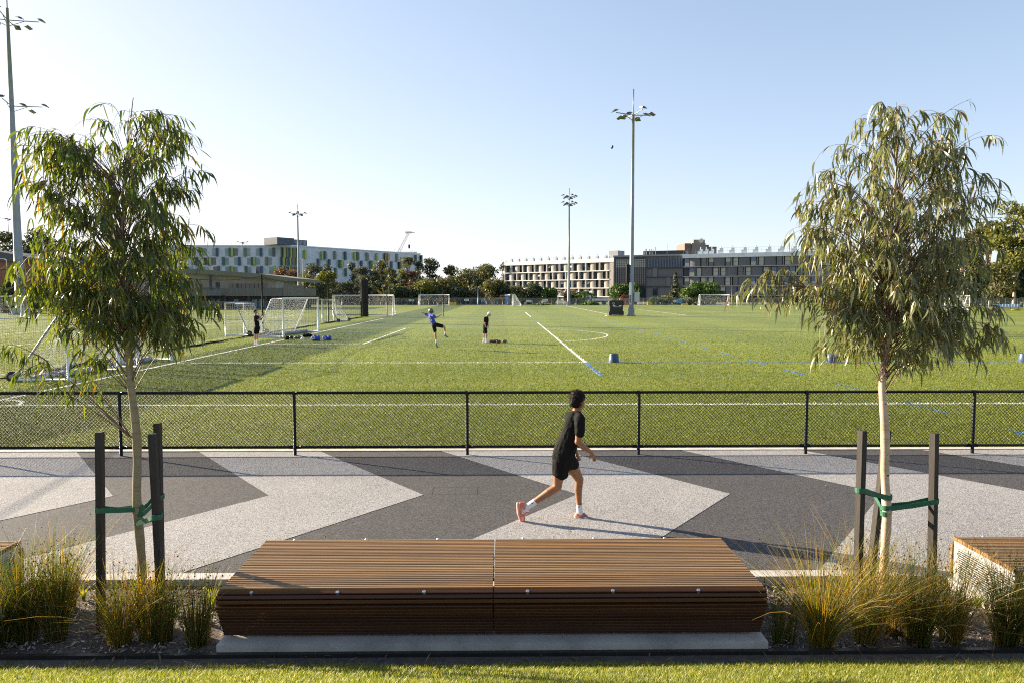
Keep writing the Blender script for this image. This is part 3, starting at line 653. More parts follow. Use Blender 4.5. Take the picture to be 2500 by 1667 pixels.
RL = [(60, 1468, .86, 430, .32, 'dense tall rush clump with many seed heads in front of the cut off bench'),
      (128, 1466, .84, 380, .22, 'upright dark rush clump between the cut off bench and the lone stake'),
      (-5, 1478, .80, 330, .3, 'rush clump cut off by the photo edge'),
      (150, 1400, .72, 200, .25, 'sparse brownish rush behind the tall seeding clumps'),
      (275, 1474, .62, 300, .36, 'low spreading rush at the foot of the lone stake'),
      (345, 1466, .62, 210, .3, 'thin rush with reddish stems around the backlit trunk'),
      (372, 1474, .66, 170, .22, 'narrow rush at the foot of the paired stakes'),
      (455, 1480, .66, 240, .22, 'upright green rush beside the bench end and paired stakes'),
      (1798, 1472, .58, 130, .3, 'sparse dark rush against the end of the bench by the boy'),
      (1885, 1484, .78, 420, .42, 'wide yellow green rush fanning out beside the bench by the boy'),
      (1985, 1474, .74, 330, .32, 'brownish rush leaning under the slanting stake'),
      (2050, 1452, .70, 220, .3, 'thin dry rush in front of the pale trunk'),
      (2108, 1478, .82, 360, .36, 'dark green rush in front of the mottled stake'),
      (2185, 1470, .76, 280, .3, 'reddish rush before the slotted bench end'),
      (2310, 1482, .80, 420, .34, 'dark rush fanning over the slotted bench seat'),
      (2375, 1480, .72, 260, .34, 'rush at the photo edge in front of the bench seat'),
      (1960, 1390, .66, 200, .32, 'pale rush leaning along the kerb behind the straight stake')]
for i, (px, py, h, n, sp, lb) in enumerate(RL):
    rush(px, py, h, n, sp, lb, 100 + i, lean=((.25, 0) if i in (10, 16) else (.06, 0)), dry=.3 if i in (3, 4, 10, 11, 13) else .15, green=i in (0, 1, 2, 6, 7, 8, 12, 14, 15))
MT['lime'] = leaf_mat('lime_strap_leaf', [(0, (.16, .22, .02)), (.6, (.26, .32, .03)), (1, (.36, .38, .05))], .5, .4, (1.4, 1.35, .4))
for i, (px, py, h, lb) in enumerate([(192, 1378, .17, 'small lime strappy plant alone on the mulch'), (316, 1372, .22, 'lime strappy plant behind the backlit trunk'), (403, 1420, .2, 'lime strappy plant beside the paired stakes'), (488, 1400, .28, 'lime strappy plant hanging against the bench end'), (2245, 1400, .2, 'lime strappy plant under the slotted bench end'), (2140, 1440, .18, 'lime strappy plant low among the reddish rushes')]):
    b = G(*D(px, py), ZB); root_l = b; n = 34; az = RNG.uniform(0, 2 * math.pi, n); t = np.linspace(0, 1, 5); hh = h * RNG.uniform(.6, 1.1, n); sp = RNG.uniform(.1, .55, n)
    o2 = np.stack([np.cos(az), np.sin(az), np.zeros(n)], 1)
    Pt = o2[:, None] * (.012 + hh[:, None] * sp[:, None] * t[None] ** 1.5)[..., None] + np.array([0, 0, 1.]) * (hh[:, None] * (t - .18 * t ** 3))[..., None]
    W = np.outer(RNG.uniform(.003, .006, n), [.7, 1, .9, .6, .08]); S = np.stack([-np.sin(az), np.cos(az), np.zeros(n)], 1)
    V, F = ribbons(Pt, W, S); o = np_obj('strappy_plant', V, F, MT['lime']); o.location = b
    tag(o, lb, 'plant', 'small lime strappy plants')
# fallen leaves and litter on the bed
n = 500; cpos = np.stack([RNG.uniform(-5.5, 5.5, n), RNG.uniform(5.45, 6.9, n), np.full(n, ZB + .02)], 1); dr = unit(np.stack([RNG.normal(size=n), RNG.normal(size=n), RNG.normal(size=n) * .2], 1)); ln = RNG.uniform(.03, .07, n)[:, None]
Pt = np.stack([cpos - dr * ln, cpos + np.array([0, 0, .008]), cpos + dr * ln], 1); V, F = ribbons(Pt, np.outer(RNG.uniform(.003, .008, n), [.1, 1, .1]), unit(np.cross(dr, [0, 0, 1.])))
MT['litter'] = leaf_mat('dry_leaf', [(0, (.14, .08, .04)), (.6, (.26, .17, .10)), (1, (.40, .30, .2))], .2, .7)
n = 140; cpos = np.stack([RNG.uniform(-9, 9, n), YK1 + (YP1 - YK1) * RNG.random(n) ** 2.2, np.full(n, .006)], 1); dr = unit(np.stack([RNG.normal(size=n), RNG.normal(size=n), RNG.normal(size=n) * .08], 1)); ln = RNG.uniform(.025, .06, n)[:, None]
Pt = np.stack([cpos - dr * ln, cpos + np.array([0, 0, .006]), cpos + dr * ln], 1); V2, F2 = ribbons(Pt, np.outer(RNG.uniform(.003, .008, n), [.1, 1, .1]), unit(np.cross(dr, [0, 0, 1.])))
F = np.concatenate([F, F2 + len(V)]); V = np.concatenate([V, V2])
tag(np_obj('leaf_litter', V, F, MT['litter']), 'dry fallen leaves scattered over the planting bed and path', 'leaves', kind='stuff')
#@@PART2
# ------------------------------------------------------------------ buildings
def facade(name, p0, p1, label, cat='building', group=None):
    """Empty at the facade's foot: local x runs along it, local -y points out to the field."""
    a = math.atan2(p1.y - p0.y, p1.x - p0.x); root = empty(name, (p0.x, p0.y, 0), a, label, cat, group)
    d = Vector((math.cos(a), math.sin(a), 0)); n = Vector((math.sin(a), -math.cos(a), 0)); o = Vector((p0.x, p0.y, 0))
    def U(px, py):
        r = ray(px, py); t = (o - CAM).dot(n) / r.dot(n); q = CAM + r * t; return (q - o).dot(d), q.z
    return root, (Vector((p1.x, p1.y, 0)) - o).length, U
MT['b_conc'] = M('pale_blue_grey_concrete', (.50, .56, .60), .8, .12, .55, c2=(.62, .68, .71))
MT['b_white'] = M('white_render', (.68, .66, .62), .8, .06, .5)
MT['b_whiteframe'] = M('white_window_frame', (.72, .76, .78), .6, 0)
MT['fin_lime'] = M('lime_fin', (.34, .43, .08), .5, .12, .4); MT['fin_green'] = M('dark_green_fin', (.06, .11, .09), .5, .1, .4)
MT['fin_navy'] = M('navy_fin', (.045, .075, .13), .5, .1, .4); MT['fin_olive'] = M('olive_fin', (.16, .18, .10), .5, .1, .4); MT['fin_orange'] = M('orange_fin', (.48, .24, .07), .5, .1, .4)
MT['pane_green'] = M('curtained_window', (.22, .31, .28), .25, .25, .35)
MT['plant_blue'] = M('slate_cladding', (.06, .09, .12), .6, .2, .5)
def merge(mb, o): mb.add(o.v, o.f); return mb
b1, L1, U1 = facade('apartment_building', P(360, 745, 230), P(730, 745, 231), 'pale concrete apartment block with lime and navy window fins behind the pavilion')
def shell(root, x0, x1, y1, z1, mat, name='wall'): return MB().box(x0, x1, 0, y1, -.1, z1).build(name, mat, root)
zr = U1(600, 601.5)[1]
shell(b1, 0, L1, 14, zr, MT['b_conc'])
rf = MB(); rf.box(-.2, L1 + .2, -.2, 14, zr, zr + .3); rf.build('parapet', MT['b_whiteframe'], b1)
r1 = MB()
for i in range(int(L1 / 2.4)): r1.tube([(i * 2.4, .3, zr + .3), (i * 2.4, .3, zr + 1.3)], .03, 4)
for z in (.8, 1.3): r1.tube([(0, .3, zr + z), (L1, .3, zr + z)], .03, 4)
r1.build('roof_railing', MT['galv'], b1)
def fin_window(root, u, z, wd, ht, fin, side):
    wdw = MB(); wdw.box(u - wd / 2 - .09, u + wd / 2 + .09, -.10, .02, z - ht / 2 - .09, z + ht / 2 + .09, 0); wdw.box(u - wd / 2, u + wd / 2, -.12, -.02, z - ht / 2, z + ht / 2, 1)
    o = wdw.build('window', [MT['b_whiteframe'], MT['pane_green'] if random.random() < .75 else MT['glass']], root)
    if fin:
        x = u + side * (wd / 2 + .22)
        MB().box(x - .36, x + .36, -.55, -.125, z - ht / 2 - .16, z + ht / 2 + .16).build('sun_fin', MT['fin_' + fin], o)
R2 = lambda x, y: (450 + x / 3.76, 540 + y / 3.76)
row1 = [(-150, 'lime', -1), (-45, 'green', 1), (68, 'green', -1), (186, 'olive', -1), (276, 'navy', 1), (395, 'green', 1), (472, 'lime', -1), (588, 'olive', -1), (678, 'navy', 1), (795, 'green', 1)]
row2 = [(-120, 'navy', -1), (-20, 'lime', 1), (88, 'navy', 1), (196, 'navy', 1), (272, 'lime', -1), (390, 'green', -1), (480, 'navy', 1), (600, 'navy', 1), (674, 'lime', -1), (785, 'olive', -1)]
row3 = [(-60, 'green', 1), (60, 'lime', -1), (185, 'navy', -1), (290, 'green', 1), (400, 'olive', 1), (470, 'lime', -1), (598, 'green', -1), (682, 'navy', 1), (800, 'lime', 1)]
for row, y0, y1 in ((row1, 252, 322), (row2, 336, 405), (row3, 419, 488), (row1, 502, 571)):
    for x, fin, sd in row:
        u, z0 = U1(*R2(x, y1)); _, z1 = U1(*R2(x, y0)); fin_window(b1, u, (z0 + z1) / 2, 1.5, z1 - z0, fin, sd)
cb = MB(); 
for k, (y0, y1) in enumerate(((245, 340), (333, 410), (418, 470))):
    u0, z0 = U1(*R2(890 - k * 8, y1)); u1, z1 = U1(*R2(1040, y0)); wn = MB().box(u0, u1, -.06, .02, z0, z1); wo = wn.build('corner_glazing', MT['glass'], b1)
    kk = 0; u = u0
    while u < u1: MB().box(u, u + .5, -.6, -.065, z0, z1).build('sun_fin', MT[['fin_green', 'fin_lime', 'fin_navy', 'fin_lime', 'fin_olive', 'fin_green'][kk % 6]], wo); u += 1.05 + .35 * math.sin(kk * 2.3); kk += 1
# wing that recedes to the crane
q0, q1 = P(730, 745, 231), P(1027.5, 745, 277); a_ = math.atan2(q1.y - q0.y, q1.x - q0.x)
wing, L2, U2 = facade('apartment_building_wing', q0, q1, 'long receding wing of the pale concrete block, a crane above its roof')
zw = U2(880, 612.5)[1]
shell(wing, .02, L2, 14, zr - .05, MT['b_conc']); MB().box(.02, L2 + .2, -.2, 14, zr - .05, zr + .25).build('parapet', MT['b_whiteframe'], wing)
R3 = lambda x, y: (660 + x / 5.88, 560 + y / 5.88)
for x0, x1, y0, y1, fin, sd in [(445, 485, 305, 415, 'lime', 1), (690, 725, 325, 430, 'lime', 1), (785, 815, 325, 428, 'green', -1), (930, 955, 325, 430, 'olive', -1), (1025, 1062, 330, 435, 'navy', 1), (1160, 1200, 335, 440, 'lime', 1), (1255, 1282, 340, 445, 'green', -1), (1390, 1410, 345, 450, 'olive', -1), (1480, 1515, 350, 445, 'lime', 1), (1610, 1635, 350, 455, 'olive', 1), (1690, 1715, 355, 455, 'orange', -1), (1815, 1838, 362, 465, 'olive', -1), (2050, 2068, 375, 470, 'green', 1), (2135, 2150, 380, 475, 'navy', 1),
                               (690, 715, 435, 530, 'navy', -1), (795, 830, 440, 545, 'navy', 1), (930, 985, 447, 550, 'green', 1), (1030, 1055, 450, 550, 'lime', -1), (1260, 1292, 460, 560, 'navy', 1), (1390, 1422, 460, 565, 'green', 1), (1470, 1500, 460, 570, 'lime', -1), (1690, 1728, 470, 560, 'navy', 1), (1815, 1845, 475, 570, 'green', 1), (1885, 1910, 480, 575, 'lime', -1), (2080, 2100, 490, 590, 'navy', 1),
                               (935, 962, 565, 665, 'green', -1), (1030, 1068, 570, 670, 'green', 1), (690, 720, 545, 640, 'olive', 1), (1180, 1215, 580, 680, 'lime', 1), (1420, 1450, 590, 690, 'navy', 1), (1640, 1665, 590, 690, 'green', 1), (2085, 2105, 600, 700, 'olive', 1)]:
    ua, z0 = U2(*R3(x0, y1)); ub, z1 = U2(*R3(x1, y0)); fin_window(wing, (ua + ub) / 2, (z0 + z1) / 2, max(1.1, (ub - ua) * .8), z1 - z0, fin, sd)
r1 = MB()
for i in range(int(L2 / 2.4)): r1.tube([(i * 2.4, .4, zr), (i * 2.4, .4, zr + 1.2)], .03, 4)
r1.tube([(0, .4, zr + 1.2), (L2, .4, zr + 1.2)], .03, 4); r1.build('roof_railing', MT['galv'], wing)
pr = MB(); A_, B_ = U2(*R3(110, 240))[0], U2(*R3(612, 280))[0]
pr.box(-6.6, -.2, 1.5, 8, zr + .3, zr + 2.5); pr.box(-.2, 5.2, 1.9, 7.5, zr + .3, zr + 2.2); pr.build('plant_room', MT['plant_blue'], wing)
lv = MB()
for i in range(9): lv.box(.2 + i * .52, .55 + i * .52, 1.8, 1.895, zr + .7, zr + 2.0)
lv.build('louvre', MT['galv'], wing)

MT['crane_paint'] = M('crane_white', (.55, .50, .42), .6, .1, 1)
Yc = 305; cb_ = P(972, 617, Yc); crn = empty('crane', cb_, 0, 'thin lattice crane jib rising behind the pale receding wing', 'crane')
ct = P(1000, 568, Yc); segs = []
def rel(p): return tuple(Vector(p) - cb_)
a0, a1_ = P(971, 615, Yc), P(996, 568, Yc); c0, c1 = P(977.5, 615, Yc), P(1000, 569, Yc)
for i in range(15):
    t0, t1 = i / 14, min(1, (i + 1) / 14); pa, pc = a0.lerp(a1_, t0), c0.lerp(c1, t0); segs += [(rel(pa), rel(c0.lerp(c1, t1))), (rel(pa), rel(pc))]
jb = MB()
jb.tube([rel(a0), rel(a1_)], .13, 4); jb.tube([rel(c0), rel(c1)], .13, 4)
for p, q in segs: jb.tube([p, q], .045, 3)
jb.build('jib', MT['crane_paint'], crn)
hd_ = MB(); c_ = Vector(rel(P(997, 568, Yc))); hd_.box(c_.x - 1.2, c_.x + 1.4, -.5, .5, c_.z - .4, c_.z + .3); hd_.box(c_.x + 1.4, c_.x + 2.6, -.2, .2, c_.z - .3, c_.z); hd_.build('jib_head', MT['crane_paint'], crn)
hk = MB(); h0 = P(999, 570, Yc); h1 = P(999, 598, Yc); hk.tube([rel(h0), rel(h1)], .03, 3); k = Vector(rel(h1)); hk.box(k.x - .35, k.x + .35, -.3, .3, k.z - 1.6, k.z); hk.build('hook_block', MT['black_metal'], crn)
bs_ = MB(); k = Vector(rel(P(965, 612, Yc))); bs_.box(k.x - 5, k.x + 9, -.8, .8, k.z - 2.2, k.z - .6); bs_.tube([rel(P(962, 612, Yc)), rel(P(995, 568, Yc))], .05, 3); bs_.tube([rel((cb_.x, cb_.y, 0)), (0, 0, 0)], .9, 6); bs_.build('crane_base', MT['crane_paint'], crn)

# --- pavilion on the far side of the neighbouring pitch
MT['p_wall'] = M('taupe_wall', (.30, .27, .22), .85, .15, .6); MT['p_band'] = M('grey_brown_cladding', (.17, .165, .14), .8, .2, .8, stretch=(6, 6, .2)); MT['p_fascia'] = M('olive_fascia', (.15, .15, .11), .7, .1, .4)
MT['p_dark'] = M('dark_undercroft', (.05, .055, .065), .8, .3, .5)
pav, LP_, UP = facade('pavilion', P(200, 754, 132), P(731, 754, 132), 'low taupe pavilion with sloping olive roof fascia behind the goals')
R4 = lambda x, y: (440 + x / 7.35, 640 + y / 7.35)
xs = [0] + [UP(*R4(x, 0))[0] for x in (320, 1450, 2110)]; zt = [UP(*R4(0, 118))[1], UP(*R4(320, 130))[1], UP(*R4(1450, 215))[1], UP(*R4(2110, 298))[1]]; zb_ = [z - h for z, h in zip(zt, (.85, .85, .75, .6))]
fm = MB()
for i in range(3):
    v = [(xs[i], -1.2, zb_[i]), (xs[i + 1], -1.2, zb_[i + 1]), (xs[i + 1], -1.2, zt[i + 1]), (xs[i], -1.2, zt[i])]; v += [(x, 16, z) for x, _, z in v]
    fm.add(v, [(0, 1, 2, 3), (3, 2, 6, 7), (0, 4, 5, 1), (1, 5, 6, 2), (0, 3, 7, 4)])
fm.build('roof', MT['p_fascia'], pav)
zm, zg = UP(*R4(900, 470))[1], UP(*R4(900, 615))[1]
wm_ = MB(); v = [(0, 0, zm), (xs[3] - .6, 0, zm), (xs[3] - .6, 0, zb_[3]), (xs[2], 0, zb_[2]), (xs[1], 0, zb_[1]), (0, 0, zb_[0])]; wm_.add(v, [(0, 1, 2, 3, 4, 5)]); wm_.build('wall', MT['p_wall'], pav)
xe = UP(*R4(2052, 500))[0]
MB().box(0, xe, -.25, 15, zg, zm).build('spandrel_band', MT['p_band'], pav)
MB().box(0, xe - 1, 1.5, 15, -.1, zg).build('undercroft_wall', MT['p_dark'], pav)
u0, z0 = UP(*R4(870, 465)); u1, z1 = UP(*R4(1560, 388)); w_ = MB().box(u0, u1, -.05, .2, z0, z1).build('strip_window', MT['glass'], pav)
for i in range(1, 9): x = u0 + (u1 - u0) * i / 9; MB().box(x - .05, x + .05, -.09, -.055, z0, z1).build('mullion', MT['p_dark'], w_)
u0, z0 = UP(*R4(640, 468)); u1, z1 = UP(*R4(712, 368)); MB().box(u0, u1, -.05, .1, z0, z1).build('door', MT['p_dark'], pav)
u0, z0 = UP(*R4(1715, 490)); u1, z1 = UP(*R4(1865, 325)); MB().box(u0, u1, -.1, .1, z0, z1).build('pale_panel', M('pale_panel', (.36, .37, .37), .8, .1, .6), pav)
u0, z0 = UP(*R4(1880, 612)); u1, z1 = UP(*R4(2052, 420)); MB().box(u0, u1, -.9, 6, z0, z1).build('box_bay', M('brown_bay_cladding', (.20, .19, .15), .8, .15, .8, stretch=(8, 8, .3)), pav)
u0, z0 = UP(*R4(505, 605)); u1, z1 = UP(*R4(812, 548)); bb = MB(); bb.box(u0, u1, -2.2, -.26, z0, z1 - .4); bo = bb.build('balcony', MT['p_band'], pav)
ra = MB(); zz_ = UP(*R4(505, 440))[1]
for i in range(26): x = u0 + (u1 - u0) * i / 25; ra.tube([(x, -2.15, z1 - .4), (x, -2.15, zz_ - (.5 * abs(i - 12.5) / 12.5) ** 2)], .025, 4)
ra.tube([(u0, -2.15, zz_ - .25), ((u0 + u1) / 2, -2.15, zz_), (u1, -2.15, zz_ - .25)], .04, 5); ra.build('balustrade', MT['galv'], bo)
for x in (575, 720, 800, 1230, 1540, 1660): u = UP(*R4(x, 700))[0]; MB().box(u - .16, u + .16, -.1, .15, -.1, zg).build('column', MT['p_dark'], pav)
u = UP(*R4(575, 300))[0]; MB().box(u - .16, u + .16, -1.0, -.7, zm - .5, zb_[1] - .05).build('column', MT['p_dark'], pav)
for x in (555, 620, 955, 1290, 1420, 1610): u, z = UP(*R4(x, 720)); MB().box(u - .45, u + .45, 1.3, 1.49, z - .9, z + .5).build('window', MT['pane_green'], pav)
for x in (1010, 1060, 1110, 1160, 520):
    u = UP(*R4(x, 700))[0]; hp = MB().tube([(u - .9, -1.0, 0), (u - .85, -1.0, 1.2), (u - .4, -1.0, 1.9), (u + .5, -1.0, 2.15)], .05, 5); hp.build('hoop', MT['black_metal'], pav)

# --- brick hall behind the tall mast
MT['brick'] = M('red_brown_brick', (.24, .105, .075), .85, .25, 1.5); MT['roof_dark'] = M('dark_metal_roof', (.05, .055, .07), .5, .2, .4)
br, LB, UB = facade('brick_hall', P(-120, 750, 150), P(95, 750, 150), 'red brown brick hall with dark pitched roof behind the tallest light mast')
zE = UB(40, 634)[1]; MB().box(0, LB, 0, 20, -.1, zE).build('wall', MT['brick'], br)
rr_ = MB(); xr, zR = UB(-5, 614); v = [(-.5, -.7, zE), (LB + .5, -.7, zE - .6), (LB + .5, -.7, zE + .15), (xr, -.7, zR), (-.5, -.7, zR + 1)]; v += [(x, 20, z) for x, _, z in v]
rr_.add(v, [(0, 1, 2, 3, 4), (2, 7, 8, 3), (3, 8, 9, 4), (1, 6, 7, 2)]); rr_.build('roof', MT['roof_dark'], br)

# --- white and timber apartments
MT['t_warm'] = M('silvered_timber', (.305, .28, .245), .8, .2, .7, stretch=(10, 10, .25)); MT['t_grey'] = M('grey_timber', (.125, .13, .135), .8, .25, .8, stretch=(12, 12, .25))
MT['cove'] = M('sun_tinted_timber_soffit', (.50, .27, .13), .7, .15, .6); MT['frame_dark'] = M('dark_window_frame', (.025, .027, .03), .5, 0); MT['pale_pane'] = M('pale_sky_pane', (.46, .44, .38), .5, .15, .3); MT['glass_blue'] = M('blue_reflecting_glass', (.06, .12, .26), .2, .3, .3, spec=.8)  # pale and blue panes have the reflected sky painted into their colour
MT['div_grey'] = M('grey_slab_edge', (.26, .27, .28), .8, .1, .5); MT['sash'] = M('open_white_sash', (.70, .68, .72), .3, 0)
def mesh_of(mb, name, mats):
    o = mb.build(name, mats); return o
def placed(proto_mesh, name, root, u, y, z):
    o = bpy.data.objects.new(name, proto_mesh); col.objects.link(o); o.parent = root; o.location = (u, y, z); return o
def window_mesh(nm, wd, ht, top, bot, cols=1):
    mb = MB(); mb.box(-wd / 2, wd / 2, 0, .1, 0, ht, 0); g = .07; cw = wd / cols
    for c in range(cols):
        x0, x1 = -wd / 2 + c * cw + g, -wd / 2 + (c + 1) * cw - g
        mb.box(x0, x1, -.02, .05, g, ht * .47, 2); mb.box(x0, x1, -.02, .05, ht * .47 + g, ht - g, 1)
    me = bpy.data.meshes.new(nm); me.from_pydata(mb.v, [], mb.f)
    for m in (MT['frame_dark'], top, bot): me.materials.append(m)
    me.polygons.foreach_set('material_index', mb.m); return me
def panel_mesh(wd, ht, bulge, mat, cove):
    n = 8; v = []; f = []
    for i in range(n + 1):
        x = -wd / 2 + wd * i / n; d = -bulge * math.sin(math.pi * i / n) - .03; e = ht - .5 * abs(2 * i / n - 1) ** 3 * (1 if cove else 0)
        v += [(x, d, 0), (x, d, e), (x, d - .32 if cove else d, ht)]
    for i in range(n): f += [(i * 3, i * 3 + 3, i * 3 + 4, i * 3 + 1), (i * 3 + 1, i * 3 + 4, i * 3 + 5, i * 3 + 2)]
    me = bpy.data.meshes.new('timber_panel'); me.from_pydata(v, [], f); me.materials.append(mat); me.materials.append(MT['cove'])  # cove orange is reflected sun put into the soffit colour
    me.polygons.foreach_set('material_index', [0, 1 if cove else 0] * n); return me
ab, LA, UA = facade('timber_apartments', P(1236, 746, 286), P(1490, 746, 252), 'white and silvered timber apartment block with rows of dark windows and arched panels')
ZS_ = [1.5, 4.55, 7.55, 10.55, 13.45]; ZP = 14.75; DEP = 14
MB().box(-.1, LA, .55, DEP, -.1, ZP - .3).build('wall', MT['frame_dark'], ab)
MB().box(-.3, LA + 2.2, -.75, DEP, ZS_[4], ZP).build('parapet', MT['b_white'], ab)
MB().box(LA, LA + 2.2, -.6, DEP, -.1, ZS_[4]).build('end_wall', MT['t_warm'], ab)
MB().box(-.4, -.1, -.6, DEP, -.1, ZS_[4]).build('end_wall', MT['t_warm'], ab)
for z in ZS_[:4]: MB().box(-.1, LA, -.75, .5, z - .18, z + .1).build('floor_slab', MT['b_white'], ab)
hw = ZS_[1] - ZS_[0] - .28; WM = [window_mesh('window', 1.4, hw, a, b) for a, b in ((MT['glass'], MT['glass']), (MT['glass'], MT['glass_green']), (MT['glass_blue'], MT['glass']), (MT['glass_green'], MT['glass']))]; WB = [window_mesh('wide_window', 2.7, hw, a, b, 2) for a, b in ((MT['glass'], MT['glass']), (MT['glass'], MT['glass_green']))]
PMc, PMp = panel_mesh(2.5, hw, .28, MT['t_warm'], True), panel_mesh(2.5, hw, .28, MT['t_warm'], False)
mod = 6.0; rs = random.Random(5)
for r in range(-1, 4):
    z = ZS_[r] + .1 if r >= 0 else -.1
    if r < 0:
        for i in range(8): placed(PMc, 'timber_panel', ab, 3.0 + i * 6.4, .1, -1.15)
        continue
    off = 0 if r % 2 == 1 else 3.0
    u = -3 + off
    dv = MB(); opened = []
    while u < LA - .5:
        if u > .3: dv.box(u - .09, u + .09, -.6, .5, z, z + hw)
        for sgn in (-1, 1):
            x = u + sgn * .95
            if .7 < x < LA - 1.2:
                if x > LA - 9: 
                    if sgn > 0 and x + 1.2 < LA: placed(rs.choice(WB), 'window', ab, x + .6, .35, z)
                else: placed(rs.choice(WM), 'window', ab, x, .35, z)
                if rs.random() < .16: opened.append(x)
        x = u + 3.0
        if 1.2 < x < LA - 1.2: placed(PMp if r == 3 else PMc, 'timber_panel', ab, x, .0, z)
        u += mod
    dv.build('divider', MT['b_white'], ab)
    for x in opened:
        s_ = MB().add([(-.5, 0, 0), (.5, 0, 0), (.5, .55, .9), (-.5, .55, .9)], [(0, 1, 2, 3)]); s_.build('open_sash', MT['sash'], ab, (x, -.25, z + hw * .5))
def roof_unit(root, u, z, s, mat, y=2.0):
    mb = MB(); mb.box(-.55 * s, .55 * s, -.4, .4, 0, .75 * s); mb.box(-.1 * s, .55 * s, -.3, .3, .75 * s, 1.25 * s); mb.tube([(.1 * s, 0, 1.2 * s), (.1 * s, 0, 1.75 * s)], .1 * s, 6); mb.tube([(-.9 * s, 0, .06), (1.2 * s, 0, .06)], .05, 4)
    return mb.build('roof_unit', mat, root, (u, y, z))
ru = [roof_unit(ab, 1.0, ZP, 1.0, MT['galv'])]
for i in range(1, 13): placed(ru[0].data, 'roof_unit', ab, 1.0 + i * LA / 13.2, 2.0, ZP)
MB().box(LA - 2.2, LA + 1.6, 2, 6, ZP, ZP + 2.7).build('plant_room', MT['div_grey'], ab)
rl_ = MB()
for i in range(26): rl_.tube([(i * LA / 25, .2, ZP), (i * LA / 25, .2, ZP + 1.1)], .02, 3)
rl_.tube([(0, .2, ZP + 1.1), (LA, .2, ZP + 1.1)], .02, 3); rl_.build('roof_railing', MT['galv'], ab)

R5 = lambda x, y: (1480 + x / 6.72, 570 + y / 6.72)
lk, LK, UK = facade('glazed_link_building', P(1496.5, 746, 239), P(1666, 746, 229), 'dark stair block with gridded glazing and louvres between the two apartment blocks')
zK = UK(*R5(700, 362))[1]; MB().box(0, LK, .3, 14, -.1, zK).build('wall', MT['t_grey'], lk)
u0 = UK(*R5(160, 0))[0]; u1 = UK(*R5(660, 0))[0]; MB().box(u0, u1, .1, .29, 0, UK(*R5(400, 430))[1]).build('glazing', MT['glass'], lk)
gz = [UK(*R5(400, y))[1] for y in (430, 560)]
MB().box(u0 + .2, u1 - .1, .03, .09, gz[1], gz[0]).build('bright_glazing', MT['pale_pane'], lk)
gm = MB(); x = u0
while x < u1: gm.box(x - .05, x + .05, -.12, -.02, 0, zK - .2); x += .62
for z in np.arange(.5, gz[0], .75): gm.box(u0, u1, -.1, -.03, z - .03, z + .03)
gm.build('grid_screen', MT['frame_dark'], lk)
ua, z0 = UK(*R5(665, 570)); ub, z1 = UK(*R5(1240, 410)); lvm = MB(); MB().box(ua, LK - .1, .1, .29, z0, z1).build('louvre_backing', MT['fin_navy'], lk)
x = ua
while x < LK - .1: lvm.box(x, x + .09, -.1, .09, z0, z1); x += .5
lvm.build('louvre', MT['div_grey'], lk)
for y in (570, 722, 878): z = UK(*R5(900, y))[1]; MB().box(ua, LK, -.1, .29, z - .12, z + .12).build('floor_slab', MT['frame_dark'], lk)
for x, y in ((800, 715), (800, 1020), (1020, 870)): 
    u, z = UK(*R5(x, y)); MB().box(u - .7, u + .7, .05, .28, z, z + 2.9).build('window', MT['glass'], lk)
MB().box(0, LK, -.15, 14, zK - .35, zK + .15).build('parapet', MT['div_grey'], lk)
MB().box(ua - 2, LK, 3, 8, zK + .15, zK + 1.5).build('roof_plant', MT['frame_dark'], lk)
for i, (x, h) in enumerate(((615, 2.2), (640, 2.2), (690, 2.1), (715, 2.1), (745, 2.0), (790, 2.7), (980, 3.6))): u = UK(*R5(x, 0))[0]; MB().tube([(u, 2, zK), (u, 2, zK + h)], .1 if i != 6 else .04, 6).build('flue', MT['galv'], lk)

gb, LG, UG = facade('grey_timber_apartments', P(1667, 746, 228.5), P(2075, 746, 206), 'shaded grey timber apartment block with pale roof edge behind the pale trunked tree')
zG = UG(1700, 621)[1]; zs_ = [UG(1700, 570 + y / 6.72)[1] for y in (1020, 868, 712, 552, 408)]
MB().box(0, LG, .5, 14, -.1, zG - .2).build('wall', MT['frame_dark'], gb); MB().box(-.2, LG, -.5, 14, zs_[4], zG).build('parapet', MT['b_conc'], gb)
for z in zs_[:4]: MB().box(0, LG, -.5, .45, z - .15, z + .12).build('floor_slab', MT['div_grey'], gb)
hg = zs_[1] - zs_[0] - .28
GW = [window_mesh('window', 1.5, hg, a, b) for a, b in ((MT['pale_pane'], MT['pale_pane']), (MT['glass_blue'], MT['pale_pane']), (MT['pale_pane'], MT['glass']), (MT['glass'], MT['glass']), (MT['pale_pane'], MT['pale_pane']))]
GP = panel_mesh(3.2, hg, .3, MT['t_grey'], False); rs = random.Random(9)
for r in range(4):
    z = zs_[r] + .12; u = (0 if r % 2 else 3.7); dv = MB(); u -= 7.4
    while u < LG:
        if u > .1: dv.box(u - .08, u + .08, -.42, .45, z, z + hg)
        for x in (u + 1.1, u + 6.25):
            if .8 < x < LG - 1: placed(rs.choice(GW), 'window', gb, x, .3, z)
        if 1.7 < u + 3.7 < LG - 2: placed(GP, 'timber_panel', gb, u + 3.65, .05, z)
        u += 7.4
    dv.build('divider', MT['div_grey'], gb)
ru2 = roof_unit(gb, UG(1757, 620)[0], zG, 1.35, MT['b_conc'], 1.2)
for px in (1785, 1815, 1843, 1875, 1905, 1937, 1965, 1995): placed(ru2.data, 'roof_unit', gb, UG(px, 620)[0], 1.2, zG)
for px in (1702, 1716, 1730): placed(ru2.data, 'roof_unit', gb, UG(px, 620)[0], 4.2, zG)
rl_ = MB()
for i in range(40): rl_.tube([(i * LG / 39, .1, zG), (i * LG / 39, .1, zG + 1.7)], .02, 3)
